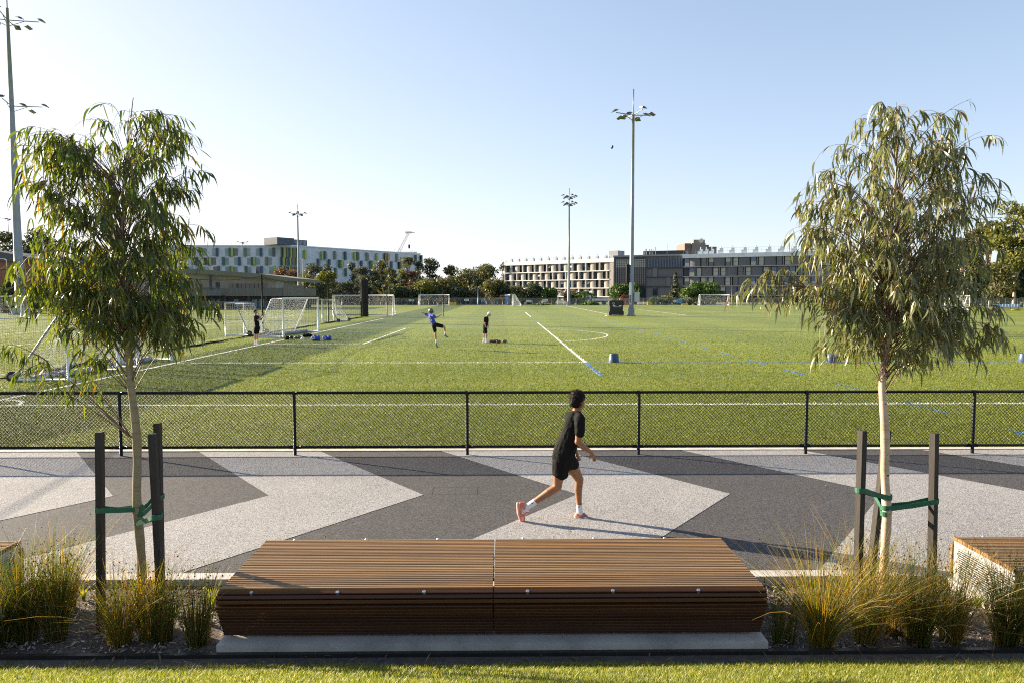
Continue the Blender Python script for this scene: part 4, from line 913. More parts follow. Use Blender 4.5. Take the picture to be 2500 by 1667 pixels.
for z in (.9, 1.7): rl_.tube([(0, .1, zG + z), (LG, .1, zG + z)], .02, 3)
rl_.build('roof_railing', MT['galv'], gb)
tw_, LT, UT = facade('brick_tower', P(1672, 740, 330), P(1750, 740, 330), 'distant stepped brick tower with round dish above the dark roofs')
MT['brick2'] = M('far_brown_brick', (.20, .13, .10), .85, .15, .5); MT['tower_c'] = M('tower_concrete', (.24, .22, .19), .85, .12, .4)
def tb(x0, x1, y, nm, m, d): u0 = UT(*R5(x0, 0))[0]; u1, z = UT(*R5(x1, y)); MB().box(u0, u1, d, 16, -.1, z).build(nm, m, tw_)
tb(1295, 1395, 165, 'wing', MT['brick2'], .4); tb(1410, 1630, 160, 'shaft', MT['tower_c'], 0); tb(1440, 1625, 105, 'top_stage', MT['tower_c'], .6); tb(1630, 1690, 190, 'wing', MT['brick2'], .5); tb(1680, 1815, 222, 'wing', MT['brick2'], .3)
u, z = UT(*R5(1560, 128)); dsh = MB().lathe([(0, -.3), (.6, -.25), (1.1, 0), (1.15, .06)], 20); o = dsh.build('dish', MT['b_white'], tw_, (u, -.2, z)); o.rotation_euler = (R(-80), 0, R(20))

# ------------------------------------------------------------------ far trees
PAL = {'olive': [(0, (.045, .052, .018)), (.5, (.085, .088, .028)), (1, (.14, .125, .04))], 'dark': [(0, (.018, .028, .016)), (.5, (.035, .05, .026)), (1, (.065, .075, .034))],
       'yellow': [(0, (.06, .07, .016)), (.5, (.12, .13, .025)), (1, (.19, .18, .04))], 'rust': [(0, (.07, .035, .02)), (.5, (.13, .065, .034)), (1, (.19, .105, .05))],
       'green': [(0, (.028, .055, .012)), (.5, (.05, .095, .02)), (1, (.09, .14, .03))], 'grey': [(0, (.045, .052, .036)), (.5, (.085, .09, .06)), (1, (.13, .13, .085))]}
for k in PAL: PAL[k] = [(p_, tuple(min(1, v_ * (1.35 if k == 'dark' else 1.2)) for v_ in c_)) for p_, c_ in PAL[k]]
for k in PAL: MT['f_' + k] = leaf_mat('foliage_' + k, PAL[k], .28, .6, (1.2, 1.2, .6), .3)
MT['trunk_far'] = M('far_trunk', (.20, .16, .12), .85, .25, 1)
def far_tree(px, top, hw_px, Y, pal, label, base_z=0, low=.12, seed=None, n=None, shape='round', name='tree', group='trees beyond the pitch', quad=.30, trunkm='trunk_far', lobes=None, cat='tree'):
    rg = np.random.default_rng(seed if seed is not None else int(px * 7 + top)); T = P(px, top, Y); H = T.z - base_z; W = hw_px * (1.42 if shape == 'round' and low else 1.2) * Y / FPX
    root = empty(name, (T.x, T.y, base_z), 0, label, cat, group)
    nl = int(1.35 * lobes) if lobes and shape == 'round' else lobes or (16 if shape != 'tall' else 17); Cs = []; Rs = []
    for i in range(nl):
        if shape == 'conifer':
            f = (i + .5) / nl; z = H * (.06 + .9 * f); r = W * (1.02 - f) * .62; a = rg.uniform(0, 6.28); d = W * (1 - f) * .45; Cs.append((d * math.cos(a), d * math.sin(a), z)); Rs.append((r + .15, r + .15, H / nl * .9))
        else:
            f = rg.uniform(low, .93) if i else .86; a = i * 2.4 + rg.uniform(-.4, .4)
            prof = math.sin(math.pi * min(.98, (f - low * .6) / (1.04 - low * .6))) ** .4
            r = W * rg.uniform(.30, .56) * (.85 if shape == 'tall' else 1); d = max(0, W * prof - r * .8) * rg.uniform(.45, 1)
            if i == 0: d = W * .1
            Cs.append((d * math.cos(a), d * math.sin(a), min(H * f, H - r * .72))); Rs.append((r, r, r * rg.uniform(.6, .85)))
    Cs, Rs = np.array(Cs), np.array(Rs); area = Rs[:, 0] * Rs[:, 2]; m = n or int(np.clip(area.sum() * 30 / (quad / .42) ** 2, 900, 7000))
    k = rg.choice(nl, m, p=area / area.sum()); d = unit(rg.normal(size=(m, 3))); rad = rg.uniform(.35, 1.08, m) ** .45
    C = Cs[k] + d * Rs[k] * rad[:, None]; C[:, 2] = np.maximum(C[:, 2], .1)
    nrm = unit(d * .8 + rg.normal(size=(m, 3)) * .75); a1 = unit(np.cross(nrm, rg.normal(size=(m, 3)))); a2 = np.cross(nrm, a1); s = quad * rg.uniform(.45, 1.25, m)[:, None]
    asp = rg.uniform(.45, .9, m)[:, None]
    V = np.stack([C - a1 * s, C - a2 * s * asp, C + a1 * s, C + a2 * s * asp], 1).reshape(-1, 3); F = np.arange(m * 4).reshape(-1, 4)
    np_obj('crown', V, F, MT['f_' + pal], root)
    if low > .02:
        tr = MB(); r0 = max(.1, H * .016); tr.tube([(0, 0, -.2), (rg.normal() * .2, 0, H * .3), (rg.normal() * .3, 0, H * .6)], [r0, r0 * .75, r0 * .4], 6)
        for i in range(0, nl, 2): tr.tube([(0, 0, H * max(.1, low * .7 + .06 * (i % 3))), tuple(Cs[i] * np.array([.55, .55, .8])), tuple(Cs[i])], [r0 * .5, r0 * .3, r0 * .12], 5)
        tr.build('trunk', MT[trunkm], root)
    return root
FT = [(685, 654, 21, 200, 'rust', 'rust red tree behind the pavilion roof end'), (714, 658, 19, 203, 'rust', 'dull rust tree beside the mast behind the pavilion'), (745, 668, 16, 190, 'yellow', 'yellowish shrub tree next to the pavilion end'),
      (763, 635, 20, 206, 'grey', 'grey green tree in front of the corner fins of the pale block'), (795, 641, 18, 208, 'dark', 'dark tree against the pale receding wing near its corner'), (798, 661, 26, 184, 'yellow', 'spreading gold tipped tree behind the black gathered net'),
      (860, 635, 11, 205, 'dark', 'slender dark tree standing alone against the pale wing'), (884, 650, 20, 200, 'grey', 'grey rounded tree in front of the pale wing'), (930, 631, 20, 203, 'olive', 'olive tree covering the orange fin of the pale wing'), (915, 652, 17, 198, 'grey', 'silvery tree below the olive one at the pale wing'),
      (953, 654, 17, 188, 'olive', 'rounded olive tree above the excavator boom'), (995, 620, 18, 207, 'olive', 'tall olive tree in front of the wing end below the crane'), (978, 655, 12, 185, 'yellow', 'narrow pale tree between olive and rust trees'), (1003, 659, 18, 184, 'rust', 'rust tinted tree above the far fence sign'),
      (1021, 634, 16, 205, 'dark', 'dark tree at the end of the pale wing'), (1049, 628, 20, 204, 'dark', 'tall dark tree with open feathery top'), (1096, 636, 19, 203, 'olive', 'open crowned tree rising above its neighbours in the gap'), (1040, 684, 30, 178, 'yellow', 'low yellow green tree above the distant goal'),
      (1092, 677, 24, 180, 'olive', 'rounded brownish olive tree beside the thin black post'), (1141, 656, 28, 196, 'olive', 'broad golden olive tree mid way along the far tree line'), (1185, 646, 30, 205, 'olive', 'broad tree with bumpy top left of the white flats'), (1206, 684, 30, 182, 'olive', 'wide low olive tree in front of the broad one'), (1160, 700, 16, 176, 'grey', 'small silvery tree behind the far fence'),
      (1232, 634, 15, 300, 'dark', 'dark tree top behind the end of the white flats'), (1234, 702, 17, 180, 'dark', 'small dark green tree beside the blue portable toilet'),
      (1263, 698, 19, 178, 'olive', 'rounded dark olive tree in front of the white flats'), (1303, 692, 23, 180, 'dark', 'large round dark tree in front of the white flats'), (1342, 704, 19, 178, 'green', 'bright green tree beside the thin grey pole'), (1392, 709, 15, 178, 'rust', 'thin brownish tree by the twin tier mast'), (1424, 712, 22, 176, 'green', 'spreading bright green tree behind the white truck'),
      (1515, 695, 22, 180, 'green', 'bright green tree behind the banner mast'), (1552, 692, 12, 182, 'green', 'narrow green tree just beyond the banner mast'), (1688, 702, 24, 180, 'green', 'light green tree next to the conifer'), (1722, 690, 30, 182, 'green', 'broad light green tree behind the far goal'),
      (770, 690, 24, 176, 'dark', 'dark bushy tree low behind the wheeled goals'), (840, 690, 26, 178, 'dark', 'dark mass of a low tree behind the black gathered net'), (890, 694, 24, 176, 'dark', 'dark low tree behind the excavator'), (968, 696, 24, 177, 'dark', 'dark low tree behind the far fence sign'), (1010, 700, 22, 177, 'dark', 'dark low tree behind the distant goal post'), (1120, 700, 24, 177, 'dark', 'dark low tree behind the parked blue car'), (1075, 706, 20, 176, 'dark', 'small dark tree behind the distant goal'),
      *[(x_, t_, 24, 192 + (k_ % 3) * 4, ('dark', 'grey', 'olive')[k_ % 3], 'low dense tree filling the tree line ' + w_) for k_, (x_, t_, w_) in enumerate([(742, 688, 'next to the pavilion corner'), (818, 690, 'between the wheeled goal and the gathered net'), (865, 686, 'above the gathered net'), (910, 688, 'just behind the excavator boom'), (938, 684, 'over the excavator cab'), (985, 684, 'beneath the crane'), (1030, 682, 'at the distant goal left post'.replace('left', 'near')), (1062, 680, 'over the lone player'), (1110, 682, 'behind the slim post by the kicker'), (1165, 684, 'above the thick grey post'), (1215, 688, 'above the blue portable toilet')])], (12, 553, 27, 172, 'dark', 'dark tree over the brick hall beside the tallest mast'), (52, 575, 22, 176, 'olive', 'olive tree over the brick hall, partly behind the tallest mast'), (95, 549, 30, 170, 'dark', 'spreading dark tree above the brick hall roof end'), (140, 590, 30, 165, 'dark', 'dark tree seen through the backlit eucalyptus'), (215, 610, 36, 172, 'dark', 'dark wide tree behind the backlit eucalyptus'), (300, 622, 34, 168, 'olive', 'olive tree beyond the backlit trunk'), (380, 640, 30, 170, 'dark', 'dark tree at the end of the pale block'), (448, 636, 14, 168, 'yellow', 'small golden tree above the pavilion roof'), (605, 664, 9, 170, 'rust', 'thin bare reddish tree above the pavilion roof')]
for i, (px, top, hw_, Y, pal, lb) in enumerate(FT): far_tree(px, top, hw_, Y, pal, lb, low=.03, seed=300 + i, name='bushy_tree', lobes=19)
far_tree(1650, 663, 15, 176, 'grey', 'pointed grey green conifer in front of the dark stair block', low=.04, seed=77, shape='conifer', n=2200, lobes=16, name='conifer_tree', quad=.36)
MT['trunk_gum'] = M('pale_gum_trunk', (.42, .33, .25), .8, .25, .8)
for i, (px, top, hw_, Y, pal, lb) in enumerate([(2486, 490, 62, 142, 'yellow', 'tallest golden eucalyptus at the photo edge beyond the dugout'), (2415, 540, 48, 150, 'olive', 'tall olive eucalyptus with forked pale trunk beyond the dugout'), (2352, 575, 46, 158, 'olive', 'tall eucalyptus half hidden by the pale trunked young tree'), (2292, 600, 42, 165, 'dark', 'dark tall tree behind the pale trunked young tree'), (2236, 620, 40, 170, 'olive', 'olive tree seen through the pale trunked young tree'), (2440, 640, 40, 138, 'olive', 'low olive tree behind the dugout fence'), (2530, 560, 50, 150, 'olive', 'olive eucalyptus cut off at the photo edge'), (2380, 660, 40, 150, 'dark', 'dark low tree behind the lamp posts'), (2180, 650, 38, 175, 'dark', 'dark tree beyond the right hand goals'), (2120, 665, 34, 178, 'dark', 'dark low tree beside the grey timber flats'), (2460, 655, 46, 150, 'dark', 'shaded undergrowth tree behind the dugout seats'), (2510, 650, 44, 152, 'dark', 'shaded undergrowth tree at the photo edge'), (2330, 665, 40, 160, 'dark', 'shaded undergrowth tree behind the double goals'), (2270, 660, 40, 172, 'dark', 'shaded tree past the grey flats')]):
    far_tree(px, top, hw_, Y, pal, lb.replace('right hand ', 'double '), low=.33 if i < 4 else .12, seed=500 + i, shape='tall', name='tall_eucalyptus', trunkm='trunk_gum', quad=.32, n=7500 if i < 3 else None, group='tall trees beyond the dugout', lobes=24)
for i, (px, top, hw_, Y, pal, lb) in enumerate([(18, 688, 36, 104, 'dark', 'dark clipped hedge below the brick hall'), (88, 694, 30, 104, 'dark', 'dark hedge behind the foot of the tallest mast'), (150, 700, 34, 106, 'dark', 'dark hedge beyond the cut off goals'), (1600, 727, 16, 172, 'green', 'low green bush behind the far fence'), (1625, 724, 18, 173, 'yellow', 'low straw coloured bush beside the conifer'), (1672, 728, 18, 172, 'yellow', 'low dry bush between the conifer and the far goal'), (1700, 738, 20, 170, 'olive', 'low dull scrub behind the far goal post'), (1225, 722, 9, 172, 'rust', 'small orange bush by the blue portable toilet'), (1440, 736, 26, 168, 'green', 'low weeds behind the white truck'), (1320, 742, 24, 168, 'green', 'low green weeds along the far fence')]):
    far_tree(px, top, hw_, Y, pal, lb, low=0, seed=700 + i, name='bush', group='bushes and hedges round the pitches', lobes=9, cat='bush', quad=.3)

# ------------------------------------------------------------------ far fence
def far_fence(pa, pb, h, n, label, name='boundary_fence'):
    a, b = Vector((pa.x, pa.y, 0)), Vector((pb.x, pb.y, 0)); root = empty(name, a, math.atan2(b.y - a.y, b.x - a.x), label, 'fence', 'mesh fences round the pitches'); L_ = (b - a).length
    me = None
    for i in range(n + 1):
        if me is None: o = MB().tube([(0, 0, -.1), (0, 0, h + .05)], .04, 6).build('post', MT['galv'], root); me = o.data
        else: placed(me, 'post', root, L_ * i / n, 0, 0)
    rl = MB()
    for z in (.08, h): rl.tube([(0, 0, z), (L_, 0, z)], .025, 5)
    rl.build('rail', MT['galv'], root)
    sg = [((x, 0, .08), (x, 0, h)) for x in np.arange(0, L_, .11)] + [((0, 0, z), (L_, 0, z)) for z in np.arange(.1, h, .11)]
    strands(sg, .006, 'wire_mesh', MT['galv'], root)
    return root
far_fence(P(720, 747, 169), P(1240, 747, 170), 1.6, 40, 'long grey mesh fence along the far end of the pitch below the trees'); far_fence(P(1241, 747, 170), P(1930, 747, 170), 1.6, 46, 'grey mesh fence in front of the white and grey flats')
far_fence(P(2180, 753, 131), P(2620, 753, 125), 1.75, 30, 'pale mesh fence behind the dugout'); far_fence(P(60, 760, 112), P(700, 756, 126), 1.3, 44, 'dark mesh fence in front of the pavilion')
MT['sign_white'] = M('white_sign', (.72, .72, .70), .6, .03, 3); MT['sign_blue'] = M('blue_sign', (.10, .28, .60), .6, .1, 3); MT['text_dark'] = M('dark_lettering', (.05, .05, .05), .7, 0)
for px, py, m, w_, lb in [(1004.5, 734, 'sign_white', .62, 'white sign on the far fence below the rust tree'), (1291, 736, 'sign_white', .62, 'white sign on the far fence below the large round tree'), (1331, 734, 'sign_white', .62, 'white sign on the far fence below the bright green tree'), (1367, 735, 'sign_white', .66, 'white sign on the far fence by the thin grey pole'), (1139, 733, 'sign_white', .55, 'white sign on the far fence above the parked cars'), (1648, 736, 'sign_white', .3, 'narrow white notice on the far fence under the conifer'), (1659, 736, 'sign_blue', .62, 'blue notice on the far fence under the conifer')]:
    c = P(px, py, 169.8); s_ = MB().box(-w_, w_, -.02, .02, -.24 if m != 'sign_blue' else -.4, .24 if m != 'sign_blue' else .4).build('fence_sign', MT[m]); s_.location = (c.x, c.y, c.z); tag(s_, lb, 'sign', 'signs on the far fence')
    bar = MB()
    for k in range(2): bar.box(-w_ * .7, w_ * .7, -.026, -.0205, .06 - k * .16, .11 - k * .16)
    bar.build('lettering', MT['text_dark'], s_)
#@@PART3
# ------------------------------------------------------------------ light masts
def light_mast(base, H, r0, r1, tiers, label, arm=2.2, n_lamp=8, spike=3.0, one_side=False, rot=0.3):
    root = empty('light_mast', base, 0, label, 'light mast', 'floodlight masts')
    MB().tube([(0, 0, -.1), (0, 0, H * .33), (0, 0, H * .66), (0, 0, H)], [r0, r0 + (r1 - r0) * .33, r0 + (r1 - r0) * .66, r1], 12).build('pole', MT['galv'], root)
    MB().box(-r0 * 1.6, r0 * 1.6, -r0 * 1.6, r0 * 1.6, -.05, .12).box(-r0 * 1.15, r0 * 1.15, -r0 * 1.15, r0 * 1.15, .12, .9).build('base_plate', MT['galv'], root)
    if spike: MB().tube([(0, 0, H), (0, 0, H + spike)], r1 * .45, 6).build('spike', MT['galv'], root)
    for ti, z in enumerate(tiers):
        half = one_side and ti == len(tiers) - 1; arms = MB()
        for k in range(4):
            a = rot + k * math.pi / 2
            if half and math.cos(a) < .2: continue
            e = (arm * math.cos(a), arm * math.sin(a), z); arms.tube([(0, 0, z - .15), e], .06, 6); arms.tube([(0, 0, z - .9), tuple(q * .6 if i < 2 else q for i, q in enumerate(e))], .04, 5)
        arms.build('crossarm', MT['galv'], root)
        for k in range(n_lamp):
            a = rot + k * 2 * math.pi / n_lamp
            if half and math.cos(a) < .2: continue
            rr = arm * (1.08 if k % 2 == 0 else .72); lm = MB(); tilt = R(22)
            c, s_ = math.cos(a), math.sin(a)
            def tr(p):
                x, y, zz = p; x2 = x * math.cos(tilt) + zz * math.sin(tilt); z2 = -x * math.sin(tilt) + zz * math.cos(tilt); return (rr * c + x2 * c - y * s_, rr * s_ + x2 * s_ + y * c, z + .12 - .45 * (k % 2) + z2)
            lm.box(-.38, .38, -.32, .32, 0, .1, 0, tr); lm.box(-.25, .15, -.2, .2, .1, .2, 0, tr)
            lm.build('floodlight', MT['lamp_body'], root)
    return root
MT['lamp_body'] = M('floodlight_body', (.10, .11, .115), .45, .2, 3, metal=.3)
def mast_at(px, py_base, Y, top_py, tier_py, r0, r1, label, **k):
    b = P(px, py_base, Y); b.z = 0; H = P(px, top_py, Y).z; sp = k.pop('spike', 3.0)
    return light_mast(b, H - sp, r0, r1, [P(px, q, Y).z for q in tier_py], label, spike=sp, **k), b
ms, mb_ = mast_at(1541, 771, 89.5, 218, [279], .29, .15, 'tall light mast with a banner standing beside the black wheeled case', arm=2.3)
bnr = MB().box(-.34, -.06, -.345, -.325, 1.5, 4.1); bo = bnr.build('banner', MT['sign_white'], ms)
lt = MB(); 
for k in range(8): lt.box(-.32, -.09, -.352, -.347, 1.55 + k * .13, 1.64 + k * .13)
lt.build('lettering', MT['text_dark'], bo)
MB().box(-.66, -.30, -.2, .2, 4.0, 6.3).build('speaker_box', MT['black_metal'], ms)
MB().box(.34, .95, -.35, .1, 1.7, 2.9).build('switch_box', M('grey_switch_box', (.45, .47, .47), .5, .1, 3), ms)
mast_at(1388.5, 746, 165, 460, [480, 497], .34, .14, 'light mast with two tiers of lamps in front of the white flats', arm=1.45, spike=3.4)
mast_at(731, 748, 185, 500, [522], .36, .14, 'light mast beside the pavilion roof end', arm=1.7, spike=2.6)
mast_at(51, 769, 94, -40, [47, 257], .60, .15, 'tallest light mast, in front of the brick hall', arm=3.4, n_lamp=8, one_side=True)
mast_at(470, 690, 225, 570, [573], .12, .09, 'small thin light mast in front of the pale apartment block', arm=1.7, n_lamp=4, spike=.2)
mast_at(595, 690, 240, 590, [592], .12, .09, 'thin light mast behind the middle of the pavilion roof', arm=1.4, n_lamp=4, spike=.2)
mast_at(24, 640, 240, 531, [534], .12, .09, 'distant thin light mast beyond the dark trees', arm=2.2, n_lamp=4, spike=.2)
def lamp_post(px, py, Y, h, d, label):
    b = P(px, py, Y); b.z = 0; r = empty('street_lamp', b, 0, label, 'street lamp', 'street lamps and thin posts'); MB().tube([(0, 0, 0), (0, 0, h)], [.10, .07], 8).build('pole', MT['sign_white'], r)
    MB().tube([(0, 0, h - .05), (d * .3, 0, h + .12), (d, 0, h + .22)], .05, 6).build('arm', MT['sign_white'], r); MB().box(min(d, d * 1.5), max(d, d * 1.5), -.12, .12, h + .15, h + .27).build('lamp_head', MT['galv'], r)
lamp_post(18, 690, 128, 8.6, -1.6, 'white street lamp in front of the brick hall'); lamp_post(741, 745, 172, 10.6, -1.0, 'street lamp beside the mast at the pavilion end'); lamp_post(2352, 750, 132, 6.6, -2.2, 'street lamp with long arm beside the double goals')
for px, y0, y1, Y, lb in [(1362.7, 746, 704, 168, 'thin grey post behind the white flats fence'), (1559, 746, 703, 168, 'thin grey post just beyond the banner mast'), (1786, 747, 701, 168, 'thin grey post next to the far goal'), (1167, 746, 707, 168, 'thick grey post above the parked cars'), (1026.5, 746, 705, 171, 'thin grey post at the distant goal'), (950, 746, 700, 171, 'thin grey post behind the black posts'), (2367, 753, 698, 131, 'thin white post by the double goals'), (2413, 765, 702, 117, 'thin dark post at the dugout'), (835, 746, 716, 150, 'short grey post behind the wheeled goals')]:
    b = P(px, y0, Y); t = P(px, y1, Y); o = MB().tube([(0, 0, -b.z), (0, 0, t.z - b.z)], .11 if 'thick' in lb else .07, 8).build('thin_post', MT['galv']); o.location = b; tag(o, lb, 'post', 'street lamps and thin posts')

# ------------------------------------------------------------------ goals
def goal(A, B, h, back, td, bd, label, wheels=False, roll=False, sp=.13, r=.004, name='football_goal', pr=.05, bars=True):
    A, B, back = Vector((A[0], A[1], 0)), Vector((B[0], B[1], 0)), Vector((back[0], back[1], 0)).normalized()
    root = empty(name, A, 0, label, 'goal', 'football goals'); W = B - A; up = Vector((0, 0, h))
    f_ = MB()
    for o in (Vector(), W): f_.tube([o, o + up], pr, 10)
    f_.tube([up - W.normalized() * pr * .9, up + W + W.normalized() * pr * .9], pr, 10); f_.build('front_frame', MT['white_metal'], root)
    for o in (Vector(), W):
        MB().tube([o + up, o + up + back * td * .8, o + up + back * td - Vector((0, 0, .08)), o + back * bd + Vector((0, 0, .06))], pr * .62, 8).build('rear_stay', MT['galv'] if wheels else MT['white_metal'], root)
        if bars: MB().tube([o + Vector((0, 0, .05)), o + back * bd + Vector((0, 0, .05))], pr * .8, 8).build('ground_bar', MT['white_metal'], root)
    if bars: MB().tube([back * bd + Vector((0, 0, .05)), W + back * bd + Vector((0, 0, .05))], pr * .7, 8).build('rear_bar', MT['galv'], root)
    sg = []; n = max(2, int(W.length / sp)); tb_ = [up + back * td, back * bd + Vector((0, 0, .08))]
    sag = lambda t: back * (-.16 * math.sin(math.pi * t))
    m = max(2, int((tb_[1] - tb_[0]).length / sp)); bp = [tb_[0].lerp(tb_[1], i / m) + sag(i / m) for i in range(m + 1)]
    for i in range(n + 1):
        o = W * (i / n); sg.append((o + up, o + up + back * td)); sg += [(o + bp[j], o + bp[j + 1]) for j in range(m)]
    for j in range(m + 1): sg.append((bp[j], bp[j] + W))
    k = max(1, int(td / sp))
    for j in range(1, k): sg.append((up + back * td * j / k, up + back * td * j / k + W))
    for o in (Vector(), W):
        for j in range(1, int(h / sp)):
            z = j * sp; tt = (h - z) / h; x = td + (bd - td) * tt - .12 * math.sin(math.pi * tt); sg.append((o + Vector((0, 0, z)), o + Vector((0, 0, z)) + back * x))
        for j in range(1, int(bd / sp)):
            x = j * sp; zt_ = h if x < td else h * (bd - x) / max(.01, bd - td); sg.append((o + back * x, o + back * x + Vector((0, 0, zt_))))
    strands(sg, r, 'net', MT['net_white'], root)
    if roll:
        pts = []; nn = 16; rg = random.Random(3)
        for i in range(nn + 1): t = i / nn; pts.append(W * t + back * (bd * (.55 + .3 * math.sin(t * 5 + 1) * .4)) + Vector((0, 0, .09)))
        rb = MB().tube(pts, [.07 + .07 * rg.random() for _ in pts], 8); rb.build('bunched_net', MT['net_grey'], root)
    if wheels:
        for o in (Vector(), W):
            c = o + back * (bd + .06) + Vector((0, 0, .16)); d = W.normalized() * .05; wh = MB(); ring = []
            wh.tube([c - d, c - d * .9, c + d * .9, c + d], [.12, .165, .165, .12], 16); w_ = wh.build('wheel', MT['black_rubber'], root); MB().tube([c - d * 1.06, c + d * 1.06], .065, 12).build('rim', MT['galv'], w_)
    return root
MT['net_grey'] = M('bunched_net', (.30, .30, .32), .9, .5, 14, 1.0, 40, .03)
goal((-13.85, 23.3), (-13.9, 26.4), 2.05, (-1, 0), .35, 1.75, 'nearest portable goal, wheels behind, on the goal line under the backlit tree', True, True, .11, .0024, pr=.055)
goal((-13.7, 27.4), (-13.85, 30.5), 2.05, (-1, 0), .35, 1.75, 'second portable goal just beyond the nearest one, behind the backlit trunk', True, True, .11, .0024, pr=.055)
goal((-18.25, 48.2), (-18.0, 50.9), 2.1, (1, 0), .75, 1.5, 'small portable goal behind the man with raised hands, facing away', True, False, .12, .0032)
goal((-13.85, 46.2), (-13.4, 53.2), 2.44, (-1, 0), .75, 1.75, 'full size white goal on the goal line behind the bags', False, True, .13, .0036, pr=.06)
goal((-17.5, 71), (-17.1, 74), 2.1, (1, 0), .6, 1.5, 'small portable goal with black wheels in front of the gathered net', True, False, .14, .0032)
goal((-21.1, 91), (-13.6, 91), 2.5, (0, 1), .8, 2.0, 'full size goal behind the gathered black net and black posts', False, False, .16, .0034, pr=.07)
q0, q1 = P(1027.7, 747, 170), P(1099.5, 747, 170); goal((q0.x, 170 - 4), (q1.x, 170 - 4), 2.35, (0, 1), .8, 1.8, 'distant goal with a lone player in front of the far tree line', False, False, .2, .004, pr=.09)
q0, q1 = P(1709, 748, 166), P(1780, 748, 166); goal((q0.x, 166), (q1.x, 166), 2.4, (0, 1), .8, 1.8, 'distant goal in front of the conifer side of the grey flats', False, False, .2, .004, pr=.09)
q0 = P(1251, 747, 155); goal((q0.x, 155), (q0.x + .3, 162.4), 2.4, (1, 0), .5, 1.9, 'distant goal seen from its side below the white flats', False, False, .18, .009, pr=.09)
q0, q1 = P(2, 784, 79), P(53, 783, 79); goal((q0.x - .1, 79), (q1.x, 79), 2.44, (.2, 1), .7, 1.8, 'white goal at the photo edge below the brick hall', False, False, .14, .004, pr=.07)
q0, q1 = P(2318, 755, 122), P(2367, 755, 122); goal((q0.x, 122), (q1.x, 122), 2.3, (0, 1), .7, 1.8, 'nearer of two overlapping white goals beside the lamp post', False, False, .16, .005, pr=.09); goal((q0.x - 3.2, 127), (q0.x + 1.6, 127), 2.3, (0, 1), .7, 1.8, 'farther of two overlapping white goals behind the pale trunked tree', False, False, .18, .005, pr=.09)

# ------------------------------------------------------------------ ball stop net
XN = -16.4; nf = empty('ball_stop_net', (XN, 22, 0), 0, 'tall black ball stop net hanging between black posts along the goal line', 'net')
ys = [12.5, 31.2, 50, 68.8, 87.2]
for yv in ys[1:]: MB().tube([(0, yv - 22, -.1), (0, yv - 22, 4.05)], .055, 8).build('post', MT['black_metal'], nf)
sg = []; cable = []
for a, b in zip(ys, ys[1:]):
    L_ = b - a; n_ = int(L_ / .115); zc = lambda t: 3.95 - .42 * 4 * t * (1 - t)
    for i in range(n_): t = i / n_; sg.append(((.03 * math.sin(i * .7), a + L_ * t - 22, .03), (0, a + L_ * t - 22, zc(t))))
    for j in range(34):
        f0 = j / 34
        for i in range(10): t0, t1 = i / 10, (i + 1) / 10; sg.append(((0, a + L_ * t0 - 22, .05 + zc(t0) * f0 * .985), (0, a + L_ * t1 - 22, .05 + zc(t1) * f0 * .985)))
    cable += [(0, a + L_ * i / 12 - 22, zc(i / 12)) for i in range(12)]
strands(sg, .0028, 'mesh', MT['net_black'], nf); MB().tube(cable, .016, 5).build('top_cable', MT['net_black'], nf)
hem = MB(); hem.tube([(.12 * math.sin(i * 1.7) + .1, 23.5 - 22 + i * .8, .05) for i in range(80)], [.02 + .03 * abs(math.sin(i * 2.9)) for i in range(80)], 6); hem.build('hem', MT['net_black'], nf)
gp = P(890, 772, 87.0); gn = MB(); prof = []; nn = 40
for iz, z in enumerate(np.linspace(0, 4.4, 12)):
    for j in range(nn):
        a = 2 * math.pi * j / nn; rr = .40 * (1 + .14 * math.sin(a * 9 + z * .6) + .05 * math.sin(a * 23)) * (1.02 - .06 * math.sin(z)); gn.v.append((rr * math.cos(a) * 1.05, rr * math.sin(a) * .8, z))
for i in range(11):
    for j in range(nn): gn.f.append((i * nn + j, i * nn + (j + 1) % nn, (i + 1) * nn + (j + 1) % nn, (i + 1) * nn + j)); gn.m.append(0); gn.sm.append(True)
gn.f.append(tuple(11 * nn + j for j in range(nn))); gn.m.append(0); gn.sm.append(False)
o = gn.build('gathered_net', M('black_gathered_net', (.016, .015, .015), .9, .4, 5, .6, 16, .05)); o.location = (gp.x, gp.y, 0); tag(o, 'thick black column of gathered netting at the end of the ball stop net', 'net')
for px, lb in ((945, 'slim black post in front of the full size goal'), (1082, 'slim black post behind the jumping player')):
    b = P(px, 772, 88); o = MB().tube([(0, 0, 0), (0, 0, 4.1)], .055, 8).build('net_post', MT['black_metal']); o.location = (b.x, b.y, 0); tag(o, lb, 'post', 'slim black net posts')

# ------------------------------------------------------------------ tubs, case, vehicles, dugout
MT['tub'] = M('grey_blue_plastic', (.03, .06, .12), .45, .12, 6); MT['case'] = M('black_case', (.010, .010, .012), .5, .2, 6); MT['truck_white'] = M('white_truck_paint', (.60, .62, .66), .3, .08, 2)
def tub(px, py, label):
    b = G(px, py); mb = MB(); r0, r1, h = .215, .175, .36
    mb.lathe([(r0 - .02, 0), (r0 + .012, 0), (r0 + .012, .03), (r0, .035), (r1 + .003, h - .03), (r1, h), (r1 - .02, h + .004), (r1 - .03, h - .012), (0, h - .012)], 28)
    o = mb.build('upturned_tub', MT['tub']); o.location = b; return tag(o, label, 'tub', 'blue grey tubs upturned on the pitch')
tub(1498.5, 884, 'blue grey upturned tub on the pitch near the end of the blue line'); tub(2030.5, 884.5, 'blue grey upturned tub beside the pale trunked tree'); tub(2500, 884, 'pale upturned tub cut off by the photo edge')
b = P(1503, 771, 89.6); b.z = 0; cs = empty('wheeled_case', b, 0, 'large black wheeled case on the pitch beside the banner mast', 'case')
